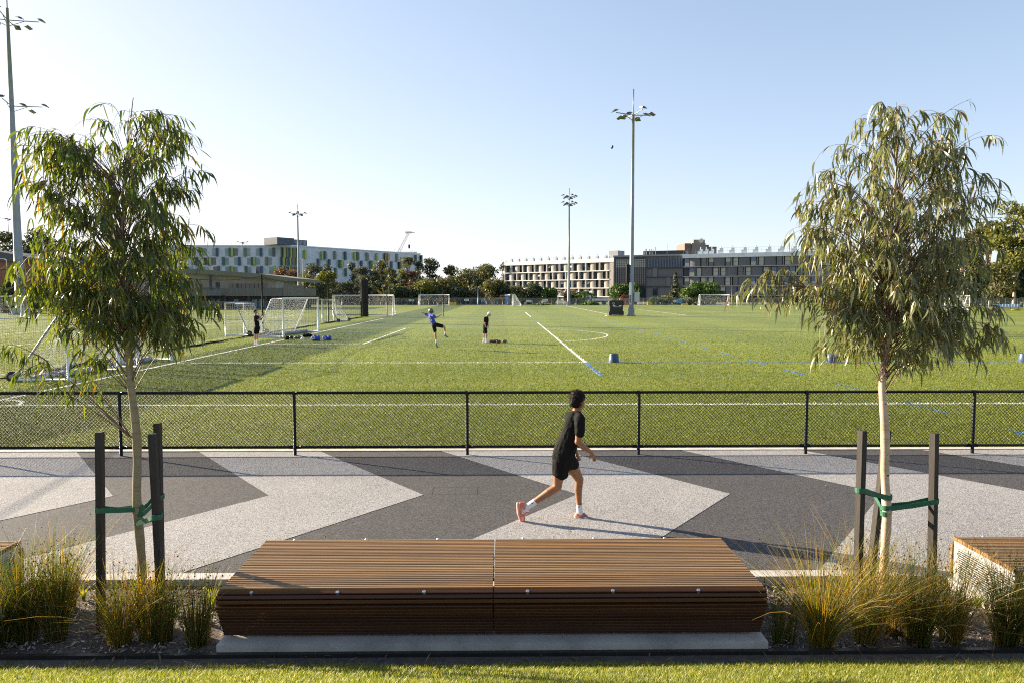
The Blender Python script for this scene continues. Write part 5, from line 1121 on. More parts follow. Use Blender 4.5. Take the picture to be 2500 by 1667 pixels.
cm = MB(); cm.box(-.80, .80, -.6, .6, .12, 1.78); cm.box(-.74, .74, -.55, .55, 1.78, 1.9); cm.build('body', MT['case'], cs)
for sx in (-1, 1):
    MB().box(sx * .84 - .07, sx * .84 + .07, -.62, .62, .1, .55).build('corner_guard', MT['black_rubber'], cs); MB().box(sx * .84 - .06, sx * .84 + .06, -.62, .62, 1.3, 1.84).build('corner_guard', MT['black_rubber'], cs)
for sx in (-.6, .6):
    for sy in (-.45, .45): MB().tube([(sx - .05, sy, .06), (sx + .05, sy, .06)], .065, 10).build('castor', MT['black_rubber'], cs)
lg = MB(); lg.box(-.45, -.15, -.612, -.603, 1.22, 1.30); lg.box(.33, .62, -.612, -.603, 1.22, 1.30); lg.box(-.42, .55, -.612, -.603, 1.08, 1.12)
for k in range(16):
    a0, a1 = 2 * math.pi * k / 16, 2 * math.pi * (k + 1) / 16; lg.quad(*[(-.36 + r * math.cos(a), -.606, 1.5 + r * math.sin(a)) for r, a in ((.085, a0), (.12, a0), (.12, a1), (.085, a1))])
lg.build('lettering', MT['sign_white'], cs)
o = MB().box(-1.2, .9, -.9, .9, .004, .06).build('base_slab', MT['concrete']); o.location = (b.x, b.y, 0); tag(o, 'pale slab under the black wheeled case', 'slab')
def vehicle(px0, px1, Y, label, kind, paint, z0=0):
    a, c = P(px0, 746, Y), P(px1, 746, Y); L_ = c.x - a.x; root = empty(kind, (a.x, Y, z0), 0, label, {'tipper_truck': 'truck'}.get(kind, 'car'), 'vehicles beyond the far fence')
    if kind == 'tipper_truck':
        cb = MB(); v = [(0, .55), (.05, 1.25), (.35, 2.15), (1.55, 2.2), (1.6, .55)]; vv = [(x, y, z) for y in (0, 1.9) for x, z in v]; cb.add(vv, [(0, 1, 2, 3, 4), (9, 8, 7, 6, 5)] + [(i, (i + 1) % 5 + 0, (i + 1) % 5 + 5, i + 5) for i in range(5)]); cb.build('cab', MT['truck_white'], root)
        MB().add([(.42, -.01, 1.3), (1.2, -.01, 1.3), (1.2, -.01, 1.95), (.55, -.01, 1.95)], [(0, 1, 2, 3)]).build('side_window', MT['glass'], root); MB().add([(.06, .15, 1.3), (.06, 1.75, 1.3), (.33, 1.75, 2.05), (.33, .15, 2.05)], [(0, 1, 2, 3)]).build('windscreen', MT['glass'], root)
        tr = MB(); tr.box(1.75, L_, -.05, 1.95, .95, 1.05); tr.box(1.75, L_, -.05, 0, 1.05, 1.45); tr.box(1.75, L_, 1.9, 1.95, 1.05, 1.45); tr.box(1.75, 1.8, 0, 1.9, 1.05, 1.9); tr.box(L_ - .05, L_, 0, 1.9, 1.05, 1.45); tr.build('tray', MT['truck_white'], root); MB().box(.3, L_ - .2, .5, 1.4, .6, .93).build('chassis', MT['black_metal'], root); ws = (.75, L_ - 1.2); wr = .4
    else:
        prof = [(0, .35), (.02, .75), (.9, .92), (1.45, 1.4), (2.9, 1.42), (3.7, .95), (4.3, .85), (4.35, .35)]; k = L_ / 4.35; vv = [(x * k, y, z) for y in (0, 1.7) for x, z in prof]; n_ = len(prof)
        MB().add(vv, [tuple(range(n_)), tuple(range(2 * n_ - 1, n_ - 1, -1))] + [(i, (i + 1) % n_, (i + 1) % n_ + n_, i + n_) for i in range(n_)]).build('body', paint, root); MB().add([(x * k, -.01, z) for x, z in ((1.1, .95), (1.55, 1.33), (2.8, 1.35), (3.3, .95))], [(0, 1, 2, 3)]).build('side_window', MT['glass'], root); ws = (.8 * k, 3.5 * k); wr = .32
    for x in ws:
        for y in (.05, 1.75): MB().tube([(x, y - .1, wr), (x, y + .1, wr)], wr, 14).build('wheel', MT['black_rubber'], root)
vehicle(1427, 1488, 174, 'white flat bed truck parked behind the far fence by the black case', 'tipper_truck', None); vehicle(1147, 1159.5, 176, 'small dark blue car parked behind the far fence', 'parked_car', M('car_dark_blue', (.04, .08, .13), .3, .1, 1)); vehicle(1131, 1146, 178, 'white car parked behind the far fence', 'parked_car', MT['truck_white'])
b = P(1238.8, 746, 172); wc = empty('portable_toilet', (b.x, b.y, 0), 0, 'blue portable toilet behind the far fence', 'portable toilet'); MT['plastic_blue'] = M('blue_plastic', (.05, .17, .38), .5, .12, 2)
MB().box(-.6, .6, -.55, .55, .05, 2.15).build('cabin', MT['plastic_blue'], wc); MB().box(-.42, .3, -.58, -.55, .15, 1.95).build('door', M('blue_plastic_door', (.08, .22, .44), .5, .1, 2), wc); rf_ = MB(); rf_.tube([(-.64, 0, 2.15), (.64, 0, 2.15)], [.34, .34], 12); rf_.build('roof', MT['sign_white'], wc)
def small_thing(name, px, py0, py1, Y, wm, mat, label, cat, kind='box'):
    b = P(px, 746, Y); b.z = 0; h = (py0 - py1) * Y / FPX; mb = MB()
    if kind == 'tank': mb.lathe([(0, 0), (wm, 0), (wm, h * .8), (wm * .8, h * .95), (wm * .3, h), (0, h)], 16)
    elif kind == 'drum': mb.tube([(0, -.5, wm), (0, -.42, wm)], wm, 20); mb.tube([(0, -.42, wm), (0, .42, wm)], wm * .55, 16); mb.tube([(0, .42, wm), (0, .5, wm)], wm, 20)
    elif kind == 'barrier': mb.add([(-wm, -.3, 0), (wm, -.3, 0), (wm, -.08, h), (-wm, -.08, h), (-wm, .3, 0), (wm, .3, 0), (wm, .08, h), (-wm, .08, h)], [(0, 1, 2, 3), (5, 4, 7, 6), (3, 2, 6, 7), (1, 5, 6, 2), (4, 0, 3, 7)])
    else: mb.box(-wm, wm, -.5, .5, .1, h); mb.box(-wm * 1.05, wm * 1.05, -.55, .55, h, h + .08); mb.box(-wm * .9, wm * .9, -.45, .45, 0, .1)
    o = mb.build(name, mat); o.location = b; return tag(o, label, cat)
MT['yel'] = M('yellow_plastic', (.55, .36, .03), .5, .12, 2); MT['org'] = M('orange_plastic', (.50, .14, .03), .5, .12, 2)
small_thing('water_tank', 1178.5, 745, 732, 173, .42, MT['plastic_blue'], 'bright blue tank standing beyond the far fence', 'tank', 'tank'); small_thing('cable_drum', 1202, 746, 733, 173, .72, M('drum_wood', (.28, .17, .10), .8, .2, 3), 'brown wooden cable drum behind the far fence', 'cable drum', 'drum')
small_thing('generator', 1215, 745, 729, 175, .5, M('green_machine', (.03, .11, .09), .5, .15, 2), 'dark green machine beside the cable drum', 'machine'); small_thing('site_bin', 1190, 746, 736, 172.5, .35, MT['tub'], 'grey blue bin between the tank and the cable drum', 'bin')
for px, py1, w_, m, Y, lb in [(1107, 740, .7, 'yel', 168.5, 'yellow barrier by the far fence at the distant goal'), (1338, 741.5, .6, 'yel', 168.5, 'yellow barrier lying by the far fence under the white flats'), (1585, 738, .45, 'yel', 168.5, 'small yellow barrier under the low green bush'), (1672, 742, .7, 'yel', 168.5, 'tan barrier beside the blue notice'), (1527, 741, .6, 'org', 168.5, 'orange barrier behind the banner mast')]:
    small_thing('site_barrier', px, 746.5, py1, Y, w_, MT[m], lb, 'barrier', 'barrier')
for px, py1, w_, m, lb in [(2423, 749, .6, 'yel', 'yellow ball bag beside the dugout'), (2480, 754, .8, 'org', 'orange bag lying in front of the dugout')]:
    b = P(px, 758, 117); b.z = 0; mb = MB(); mb.lathe([(0, 0), (w_ * .85, .02), (w_, .18), (w_ * .7, .38), (0, .42)], 14); o = mb.build('kit_bag', MT[m]); o.location = b; o.scale = (1, .6, 1 if m == 'yel' else .5); tag(o, lb, 'bag', 'kit bags at the dugout')
def digger(px, py, Y, pts, m, label, dark):
    b = P(px, 746, Y); r = empty('excavator', (b.x, Y, 0), 0, label, 'excavator', 'excavators behind the far fence'); q = [Vector(P(x, y, Y)) - Vector((b.x, Y, 0)) for x, y in pts]
    bm = MB(); w_ = [.30, .42, .36, .2]
    for i in range(len(q) - 2):
        d = (q[i + 1] - q[i]).normalized(); n = Vector((-d.z, 0, d.x)); a = .26; bm.add([q[i] + n * a + Vector((0, -.2, 0)), q[i] - n * a + Vector((0, -.2, 0)), q[i + 1] - n * a + Vector((0, -.2, 0)), q[i + 1] + n * a + Vector((0, -.2, 0)), q[i] + n * a + Vector((0, .2, 0)), q[i] - n * a + Vector((0, .2, 0)), q[i + 1] - n * a + Vector((0, .2, 0)), q[i + 1] + n * a + Vector((0, .2, 0))], [(0, 1, 2, 3), (7, 6, 5, 4), (0, 3, 7, 4), (1, 5, 6, 2), (0, 4, 5, 1), (3, 2, 6, 7)])
    bm.build('boom', m, r); st = MB().tube([q[-2], q[-1]], [.26, .16], 6); st.build('dipper_arm', m, r)
    bk = MB(); e = q[-1]; bk.add([e + Vector(v) for v in ((-.1, -.5, 0), (.7, -.5, -.1), (.5, -.5, -.8), (-.3, -.5, -.6), (-.1, .5, 0), (.7, .5, -.1), (.5, .5, -.8), (-.3, .5, -.6))], [(0, 1, 2, 3), (7, 6, 5, 4), (0, 4, 5, 1), (2, 6, 7, 3), (3, 7, 4, 0)]); bk.build('bucket', dark, r)
    q0 = q[0]; cbm = MB(); cbm.box(q0.x - 2.6, q0.x + .2, -1, 1, .9, 1.6); cbm.build('engine_house', m, r); MB().box(q0.x - .7, q0.x + .5, -.95, -.1, 1.6, 2.7).build('cab', MT['glass'], r); tk = MB()
    for y in (-1.1, .7): tk.box(q0.x - 2.8, q0.x + .9, y, y + .45, 0, .75)
    tk.build('track', MT['black_rubber'], r)
MT['dig_y'] = M('excavator_yellow', (.55, .30, .03), .45, .15, 1.5); MT['dig_r'] = M('excavator_red', (.20, .03, .025), .45, .15, 1.5)
digger(935, 746, 177, [(941, 735), (937, 722), (920, 709), (904, 702), (902.5, 726)], MT['dig_y'], 'yellow excavator with raised boom behind the goal and gathered net', MT['dig_y']); digger(1540, 746, 176, [(1541, 738), (1536, 724), (1523, 723), (1516, 728), (1512, 736)], MT['dig_r'], 'red excavator arm between the black case and the banner mast', MT['black_metal'])
b0, b1d = P(2436, 753, 124), P(2496, 753, 124); dg = empty('dugout', (b0.x, 124, 0), 0, 'curved dugout shelter with a row of pale blue seats', 'dugout'); Ld = b1d.x - b0.x
for i in range(4): x = Ld * i / 3; MB().tube([(x, .9, 0), (x, .9, 1.2), (x, .6, 1.75), (x, .1, 2.0), (x, -.5, 1.95)], .05, 6).build('hoop', MT['black_metal'], dg)
for i in range(8): x = .3 + (Ld - .6) * i / 7; MB().box(x - .2, x + .2, .2, .6, .35, .42).box(x - .2, x + .2, .56, .62, .42, .85).build('seat', M('pale_blue_seat', (.35, .48, .62), .5, .05, 3) if i == 0 else bpy.data.materials['pale_blue_seat'], dg)

# ------------------------------------------------------------------ people
MT['skin_tan'] = M('tan_skin', (.29, .130, .060), .5, .1, 7, spec=.4); MT['skin'] = M('skin', (.42, .24, .16), .5, .1, 7, spec=.4); MT['hair'] = M('black_hair', (.010, .007, .006), .75, .4, 40, .6, 90, .006, spec=.18); MT['hair_brown'] = M('brown_hair', (.035, .018, .010), .8, .4, 40, spec=.15)
MT['black_cloth'] = M('black_cloth', (.0085, .0082, .008), .88, .25, 9, .5, 7, .03, spec=.16, stretch=(1.3, 1.3, .45)); MT['white_cloth'] = M('white_cloth', (.72, .71, .72), .85, .05, 20, .3, 60, .004); MT['blue_cloth'] = M('royal_blue_cloth', (.025, .055, .36), .7, .18, 9, .3, 30, .006); MT['shoe_pink'] = M('salmon_shoe', (.56, .17, .11), .5, .15, 22); MT['sole'] = M('salmon_sole', (.74, .46, .38), .6, .08, 20); MT['shoe_grey'] = M('grey_boot', (.13, .16, .20), .5, .15, 20)
def sphere_mb(mb, c, r, rot=None, nu=14, nv=9):
    c = Vector(c); r = r if hasattr(r, '__len__') else (r, r, r); v = []
    for i in range(nv + 1):
        th = math.pi * i / nv
        for j in range(nu):
            p = Vector((r[0] * math.sin(th) * math.cos(2 * math.pi * j / nu), r[1] * math.sin(th) * math.sin(2 * math.pi * j / nu), r[2] * math.cos(th))); v.append(c + (rot @ p if rot else p))
    f = []
    for i in range(nv):
        for j in range(nu):
            a, b, c2, d = i * nu + j, i * nu + (j + 1) % nu, (i + 1) * nu + (j + 1) % nu, (i + 1) * nu + j
            f.append((a, d, c2) if i == 0 else ((a, d, b) if i == nv - 1 else (a, d, c2, b)))
    mb.add(v, f, 0, True)
def blob(name, prims, voxel, mat, parent, smooth=5, fold=0, fscale=.1, sfac=.5):
    """Union of rounded limbs as ONE continuous surface."""
    mb = MB()
    for p in prims:
        if p[0] == 'c':
            _, a, ra, b, rb = p; a, b = Vector(a), Vector(b); L_ = (b - a).length; k = max(2, int(L_ / (min(ra, rb) * .35)) + 1)
            for i in range(k): t = i / (k - 1); sphere_mb(mb, a.lerp(b, t), ra + (rb - ra) * t)
        else: sphere_mb(mb, p[1], p[2], p[3] if len(p) > 3 else None)
    o = mb.build(name + '_src', mat); m = o.modifiers.new('r', 'REMESH'); m.mode = 'VOXEL'; m.voxel_size = voxel; m.use_smooth_shade = True
    s_ = o.modifiers.new('s', 'SMOOTH'); s_.iterations = smooth; s_.factor = sfac
    if fold:
        tx = bpy.data.textures.new(name, 'CLOUDS'); tx.noise_scale = fscale; tx.noise_depth = 2; d = o.modifiers.new('d', 'DISPLACE'); d.texture = tx; d.strength = fold; d.mid_level = .5; d.texture_coords = 'GLOBAL'
    dg_ = bpy.context.evaluated_depsgraph_get(); me = bpy.data.meshes.new_from_object(o.evaluated_get(dg_), depsgraph=dg_); me.name = name
    old = o.data; bpy.data.objects.remove(o); bpy.data.meshes.remove(old)
    if not me.materials: me.materials.append(mat)
    me.polygons.foreach_set('use_smooth', np.ones(len(me.polygons), dtype=bool))
    o2 = bpy.data.objects.new(name, me); col.objects.link(o2)
    if parent is not None: o2.parent = parent; o2.matrix_parent_inverse = Matrix.Translation(-Vector(parent.location))
    return o2
def decal(name, pts, mat, parent, thick=.003):
    """Small flat mark, pts world points in order."""
    o = MB().add(pts, [tuple(range(len(pts)))]).build(name, mat); o.parent = parent; o.matrix_parent_inverse = Matrix.Translation(-Vector(parent.location)) if parent.type == 'EMPTY' else Matrix(); return o
def hand(J, palm, tip, side, thumb, s=1.0, curl=.35):
    """palm base -> knuckle centre, finger direction, sideways vector; five separate fingers."""
    pr = [('c', palm, .026 * s, tip, .024 * s)]; palm, tip = Vector(palm), Vector(tip); d = (tip - palm).normalized(); sd = Vector(side).normalized(); nm = d.cross(sd).normalized()
    for k, (o, l) in enumerate(((-.030, .066), (-.010, .076), (.010, .072), (.029, .056))):
        b0 = tip + sd * o * s; m = b0 + (d * .62 + nm * curl * (.4 + .1 * k)) * l * s * .55; e = m + (d * .4 + nm * curl * 1.1) * l * s * .5
        pr += [('c', b0, .0095 * s, m, .0085 * s), ('c', m, .0085 * s, e, .0072 * s)]
    t0 = palm + sd * -.02 * s; t1 = t0 + (Vector(thumb).normalized()) * .045 * s; pr += [('c', t0, .012 * s, t1, .010 * s), ('c', t1, .010 * s, t1 + (Vector(thumb).normalized() * .6 + d * .6) * .03 * s, .008 * s)]
    return pr
# --- running boy
YB = 8.84
def q(x, y, dy=0): return P(1200 + x / 4.02, 930 + y / 4.02, YB + dy)
boy = empty('person', G(1278, 1279), 0, 'running boy in black shirt and shorts with white socks and salmon shoes', 'person')
sk = [('e', q(848, 180, 0), (.082, .094, .108)), ('e', q(872, 222, .03), (.055, .06, .055)), ('e', q(905, 205, .075), (.014, .016, .016)), ('e', q(888, 212, -.055), (.012, .014, .03)), ('e', q(790, 215, .09), (.012, .014, .028)), ('c', q(846, 235, 0), .052, q(836, 305, 0), .058),
      ('c', q(818, 370), .10, q(715, 735), .10), ('c', q(868, 375, -.125), .046, q(858, 480, -.16), .042), ('c', q(858, 480, -.16), .042, q(850, 590, -.17), .039), ('c', q(848, 592, -.17), .041, q(905, 648, -.14), .037), ('c', q(905, 648, -.14), .037, q(975, 695, -.11), .026),
      ('c', q(760, 350, .12), .052, q(795, 590, .2), .040), ('c', q(795, 590, .2), .038, q(832, 705, .16), .025),
      ('c', q(676, 800, -.03), .088, q(655, 930, -.05), .070), ('c', q(655, 930, -.05), .070, q(648, 1035, -.06), .055), ('c', q(648, 1035, -.06), .053, q(560, 1092, -.06), .053), ('c', q(560, 1092, -.06), .053, q(470, 1150, -.05), .041), ('c', q(470, 1150, -.05), .041, q(380, 1212, -.04), .034),
      ('c', q(755, 810, .08), .088, q(815, 880, .11), .072), ('c', q(815, 880, .11), .072, q(862, 965, .13), .055), ('c', q(862, 965, .13), .054, q(852, 1060, .14), .050), ('c', q(852, 1060, .14), .050, q(858, 1170, .13), .036), ('c', q(858, 1170, .13), .036, q(866, 1260, .12), .034)]
sk += hand(None, q(988, 715, -.10), q(1008, 748, -.09), (.5, -.85, 0), (-.5, -.2, -.9), .92, .5) + hand(None, q(838, 722, .15), q(850, 752, .14), (.6, .7, .2), (.5, 0, -.6), .92, .3)
blob('body', sk, .0062, MT['skin_tan'], boy, 4)
hr = blob('hair', [('e', q(836, 166, -.012), (.094, .100, .100)), ('e', q(820, 200, -.02), (.080, .086, .078)), ('e', q(862, 150, .02), (.076, .09, .07)), ('e', q(835, 232, -.02), (.052, .06, .03))], .008, MT['hair'], boy, 3, .022, .035)
nst = 1400; rg = np.random.default_rng(5); hc = np.array(q(838, 172, -.01)); dd = unit(rg.normal(size=(nst, 3)) + np.array([-.25, -.25, .35])); dd = dd[(dd[:, 0] < .6) | (dd[:, 2] > .3)]; nst = len(dd); p0 = hc + dd * np.array([.09, .096, .1]); fl = unit(dd * .4 + np.array([.15, 0, -.9])[None] * (1 - np.clip(dd[:, 2:3], 0, 1)) + rg.normal(size=(nst, 3)) * .35)
Pt = np.stack([p0, p0 + fl * .014 + dd * .006, p0 + fl * .03 + dd * .004], 1); V, F = ribbons(Pt, np.tile([.0014, .0012, .0003], (nst, 1)), unit(np.cross(fl, dd) + 1e-4)); hs = np_obj('hair_strands', V, F, MT['hair']); hs.parent = hr; hs.matrix_parent_inverse = Matrix()
blob('shirt', [('c', q(866, 372, -.115), .066, q(768, 362, .105), .066), ('c', q(838, 322), .062, q(866, 368, -.11), .06), ('c', q(838, 318), .064, q(815, 385), .115), ('c', q(815, 385), .118, q(775, 520), .120), ('c', q(775, 520), .122, q(735, 640), .138), ('c', q(735, 640), .138, q(712, 700), .142), ('c', q(712, 712), .142, q(706, 732), .138), ('c', q(668, 735, -.02), .09, q(662, 748, -.02), .09),
               ('c', q(868, 372, -.12), .066, q(866, 440, -.15), .066), ('c', q(866, 440, -.15), .066, q(866, 502, -.165), .064), ('c', q(765, 345, .11), .06, q(782, 470, .16), .06)], .0085, MT['black_cloth'], boy, 4, .020, .075)
blob('shorts', [('c', q(706, 740), .138, q(700, 800), .132), ('c', q(684, 790, -.03), .115, q(664, 900, -.045), .089), ('c', q(664, 895, -.045), .089, q(672, 912, -.045), .086), ('c', q(752, 780, .06), .112, q(788, 812, .09), .092), ('c', q(700, 880, -.02), .07, q(712, 915, -.02), .058)], .0085, MT['black_cloth'], boy, 4, .014, .08)
for nm, pr in (('sock', [('c', q(424, 1182, -.045), .041, q(345, 1238, -.04), .040), ('c', q(345, 1238, -.04), .040, q(318, 1258, -.04), .042)]), ('sock', [('c', q(861, 1222, .125), .039, q(868, 1305, .12), .040)])): blob(nm, pr, .006, MT['white_cloth'], boy, 3)
s1 = blob('shoe', [('c', q(832, 1352, .11), .036, q(900, 1352, .11), .040), ('c', q(900, 1352, .11), .040, q(960, 1358, .10), .038), ('c', q(960, 1358, .10), .038, q(1022, 1370, .09), .028), ('c', q(848, 1312, .12), .040, q(880, 1325, .115), .043), ('c', q(905, 1305, .115), .022, q(930, 1330, .11), .025), ('c', q(828, 1325, .12), .024, q(830, 1360, .12), .034)], .005, MT['shoe_pink'], boy, 3)
s2 = blob('shoe', [('c', q(285, 1212, -.045), .037, q(296, 1290, -.045), .041), ('c', q(296, 1290, -.045), .041, q(303, 1345, -.04), .035), ('c', q(303, 1345, -.04), .035, q(309, 1395, -.035), .025), ('c', q(308, 1218, -.04), .042, q(322, 1250, -.04), .043), ('c', q(340, 1272, -.04), .024, q(365, 1275, -.04), .018)], .006, MT['shoe_pink'], boy, 4)
for s_, pr in ((s1, [('c', q(824, 1377, .11), .022, q(900, 1379, .11), .026), ('c', q(900, 1379, .11), .026, q(1018, 1383, .09), .018)]), (s2, [('c', q(258, 1200, -.045), .02, q(268, 1290, -.045), .026), ('c', q(268, 1290, -.045), .026, q(300, 1402, -.035), .017)])):
    so_l = blob('sole', pr, .006, MT['sole'], boy, 3); so_l.parent = s_; so_l.matrix_parent_inverse = Matrix()
def swoosh(pts, dy, mat, par): decal('logo', [q(x, y, dy) for x, y in pts], mat, par)
swoosh([(892, 1340), (925, 1330), (955, 1345), (962, 1362), (1000, 1368), (975, 1376), (948, 1372), (936, 1352), (915, 1345)], .052, MT['white_cloth'], s1)
swoosh([(835, 1325), (850, 1322), (846, 1352), (832, 1362), (824, 1350)], .056, MT['white_cloth'], s1); swoosh([(890, 1312), (905, 1300), (955, 1338), (940, 1342)], .058, MT['shoe_grey'], s1)
swoosh([(862, 1376), (905, 1368), (928, 1373), (900, 1380), (870, 1384)], .054, MT['white_cloth'], s1)
swoosh([(303, 1232), (298, 1275), (300, 1302), (318, 1296), (330, 1284), (308, 1290), (304, 1272)], -.094, MT['white_cloth'], s2)
swoosh([(318, 1262), (336, 1250), (372, 1272), (366, 1284), (338, 1280)], -.098, MT['white_cloth'], s2)
swoosh([(292, 1335), (318, 1330), (312, 1375), (300, 1360)], -.088, MT['sole'], s2)
swoosh([(389, 1190), (396, 1203), (407, 1199), (409, 1190), (402, 1195), (395, 1190)], -.094, MT['black_cloth'], s2); swoosh([(846, 1230), (853, 1234), (868, 1233), (866, 1226), (861, 1230), (853, 1230)], .080, MT['black_cloth'], s1)
# --- small figures on the pitch
def figure(base, q, sc, J, label, shirt, shorts, sockm, shoem, skin, hairm, head_r=.105, cap=None, helmet=False):
    r = empty('person', base, 0, label, 'person'); S = sc
    g = lambda k: q(*J[k])
    pr = [('e', g('head'), (head_r * .86 * S, head_r * .92 * S, head_r * 1.12 * S)), ('c', g('head'), .055 * S, g('neck'), .055 * S), ('c', g('chest'), .10 * S, g('hip'), .11 * S), ('e', g('nose'), .016 * S)]
    for s_ in 'AB':
        pr += [('c', g('sh' + s_), .058 * S, g('el' + s_), .043 * S), ('c', g('el' + s_), .042 * S, g('wr' + s_), .029 * S)]
        pr += hand(None, g('wr' + s_), g('ha' + s_), (.2, .9, .3), (.3, .1, .8), 1.05 * S, .4)
        pr += [('c', g('hp' + s_), .095 * S, g('kn' + s_), .060 * S), ('c', g('kn' + s_), .058 * S, g('kn' + s_).lerp(g('an' + s_), .4), .056 * S), ('c', g('kn' + s_).lerp(g('an' + s_), .4), .056 * S, g('an' + s_), .036 * S)]
    blob('body', pr, .011, skin, r, 4)
    blob('shirt', [('c', g('shA'), .08 * S, g('shB'), .08 * S), ('c', g('chest'), .135 * S, g('chest').lerp(g('hip'), .5), .128 * S), ('c', g('chest').lerp(g('hip'), .5), .128 * S, g('hip').lerp(g('chest'), .12), .135 * S)] + [('c', g('sh' + s_), .078 * S, g('sh' + s_).lerp(g('el' + s_), .62), .07 * S) for s_ in 'AB'], .013, shirt, r, 4, .015, .1)
    blob('shorts', [('c', g('hip'), .138 * S, g('hip').lerp((g('hpA') + g('hpB')) / 2, .6), .14 * S)] + [('c', g('hp' + s_), .115 * S, g('hp' + s_).lerp(g('kn' + s_), .72), .095 * S) for s_ in 'AB'], .013, shorts, r, 4, .015, .1)
    for s_ in 'AB':
        a, k = g('an' + s_), g('kn' + s_); blob('sock', [('c', a.lerp(k, .26), .046 * S, a, .043 * S)], .012, sockm, r, 3)
        h, t = g('hl' + s_), g('to' + s_); blob('shoe', [('c', h, .042 * S, h.lerp(t, .55), .046 * S), ('c', h.lerp(t, .55), .046 * S, t, .03 * S), ('c', a.lerp(h, .5), .046 * S, h.lerp(t, .3), .045 * S)], .011, shoem, r, 3)
    if helmet: 
        hb = blob('helmet', [('e', g('head') + Vector((-.012, 0, .012)), (.132 * S, .125 * S, .142 * S))], .012, MT['helmet'], r, 2); hd = g('head')
        mk_ = MB()
        for z in (-.06, -.1, -.02): mk_.tube([tuple(hd + Vector((.06 + .09 * math.sin(a), -.11 * math.cos(a), z))) for a in np.linspace(0, math.pi, 8)], .007, 5)
        o = mk_.build('face_mask', MT['black_metal']); o.parent = r; o.matrix_parent_inverse = Matrix.Translation(-Vector(r.location))
    elif cap:
        hd = g('head'); f = (g('nose') - hd).normalized(); hc_ = blob('cap', [('e', hd + Vector((0, 0, .035 * S)) - f * .01, (.105 * S, .105 * S, .095 * S)), ('c', hd + f * .09 * S + Vector((0, 0, .05 * S)), .05 * S, hd + f * .16 * S + Vector((0, 0, .03 * S)), .03 * S)], .011, cap, r, 2)
        blob('hair', [('e', hd - f * .03 + Vector((0, 0, -.005)), (.094 * S, .1 * S, .07 * S))], .012, hairm, r, 2)
    else:
        hd = g('head'); f = (g('nose') - hd).normalized(); blob('hair', [('e', hd + Vector((0, 0, .035 * S)) - f * .025, (.10 * S, .102 * S, .095 * S)), ('e', hd + Vector((0, 0, -.02 * S)) - f * .05, (.065 * S, .08 * S, .07 * S))], .011, hairm, r, 2, .012, .04)
    return r
MT['helmet'] = M('grey_camouflage_helmet', (.10, .095, .075), .35, .5, 14)
g1 = G(626, 842.5); q1f = lambda x, y, dy=0: P(600 + x / 10.69, 740 + y / 10.69, g1.y + dy)
figure(g1, q1f, 1.0, dict(head=(263, 238), nose=(308, 252), neck=(256, 310), chest=(272, 395), hip=(300, 620), shA=(248, 365, -.19), elA=(330, 455, -.28), wrA=(405, 350, -.16), haA=(425, 300, -.12), shB=(300, 360, .17), elB=(400, 440, .2), wrB=(462, 340, .05), haB=(470, 300, .0),
       hpA=(275, 650, -.1), knA=(243, 820, -.1), anA=(243, 1010, -.1), hlA=(235, 1080, -.1), toA=(290, 1090, -.14), hpB=(318, 650, .1), knB=(298, 810, .1), anB=(288, 1005, .1), hlB=(285, 1075, .1), toB=(350, 1082, .06)), 'man in black holding a phone up, standing on the goal line in white shoes', MT['black_cloth'], MT['black_cloth'], MT['white_cloth'], MT['white_cloth'], MT['skin'], MT['hair_brown'])
ph = q1f(478, 285, -.04); o = MB().box(-.012, .012, -.04, .04, -.075, .075).build('phone', MT['black_metal']); o.location = ph; tag(o, 'black phone held up by the man on the goal line', 'phone')
gk = G(1068, 852); qk = lambda x, y, dy=0: P(1010 + x / 9.408, 740 + y / 9.408, gk.y + dy)
kk_ = figure(gk, qk, .98, dict(head=(402, 192), nose=(465, 205), neck=(400, 250), chest=(400, 335), hip=(470, 490), shA=(455, 300, -.12), elA=(515, 345, -.2), wrA=(600, 288, -.1), haA=(640, 258, -.05), shB=(322, 275, .14), elB=(250, 245, .2), wrB=(200, 222, .22), haB=(178, 212, .22),
       hpA=(465, 525, -.08), knA=(497, 680, -.06), anA=(515, 890, 0), hlA=(512, 945, 0), toA=(560, 1015, 0), hpB=(520, 500, .08), knB=(700, 545, .05), anB=(728, 690, .05), hlB=(712, 735, .05), toB=(790, 790, .05)), 'player in blue jersey and helmet kicking mid jump with arms spread', MT['blue_cloth'], MT['black_cloth'], MT['white_cloth'], MT['shoe_grey'], MT['skin'], MT['hair_brown'], helmet=True)
gc = G(1188, 836.5); qc = lambda x, y, dy=0: P(1010 + x / 9.408, 740 + y / 9.408, gc.y + dy)
figure(gc, qc, 1.0, dict(head=(1738, 262), nose=(1755, 305), neck=(1695, 295), chest=(1668, 370), hip=(1642, 560), shA=(1640, 350, -.19), elA=(1632, 465, -.2), wrA=(1660, 560, -.15), haA=(1668, 590, -.13), shB=(1690, 340, .17), elB=(1705, 460, .2), wrB=(1712, 545, .16), haB=(1716, 575, .14),
       hpA=(1640, 590, -.09), knA=(1662, 700, -.08), anA=(1672, 850, -.08), hlA=(1668, 897, -.08), toA=(1735, 905, -.1), hpB=(1640, 590, .1), knB=(1615, 700, .1), anB=(1608, 840, .1), hlB=(1600, 885, .1), toB=(1650, 890, .1)), 'man in black with white cap looking down at the balls', MT['black_cloth'], MT['black_cloth'], MT['white_cloth'], MT['white_cloth'], MT['skin'], MT['hair_brown'], cap=MT['white_cloth'])
gd = G(1068.5, 750.5); qd = lambda x, y, dy=0: P(1000 + x / 9.408, 690 + y / 9.408, gd.y + dy)
MT['olive_cloth'] = M('dark_olive_cloth', (.07, .075, .05), .8, .15, 5); MT['pale_cloth'] = M('pale_cloth', (.55, .52, .46), .8, .08, 5)
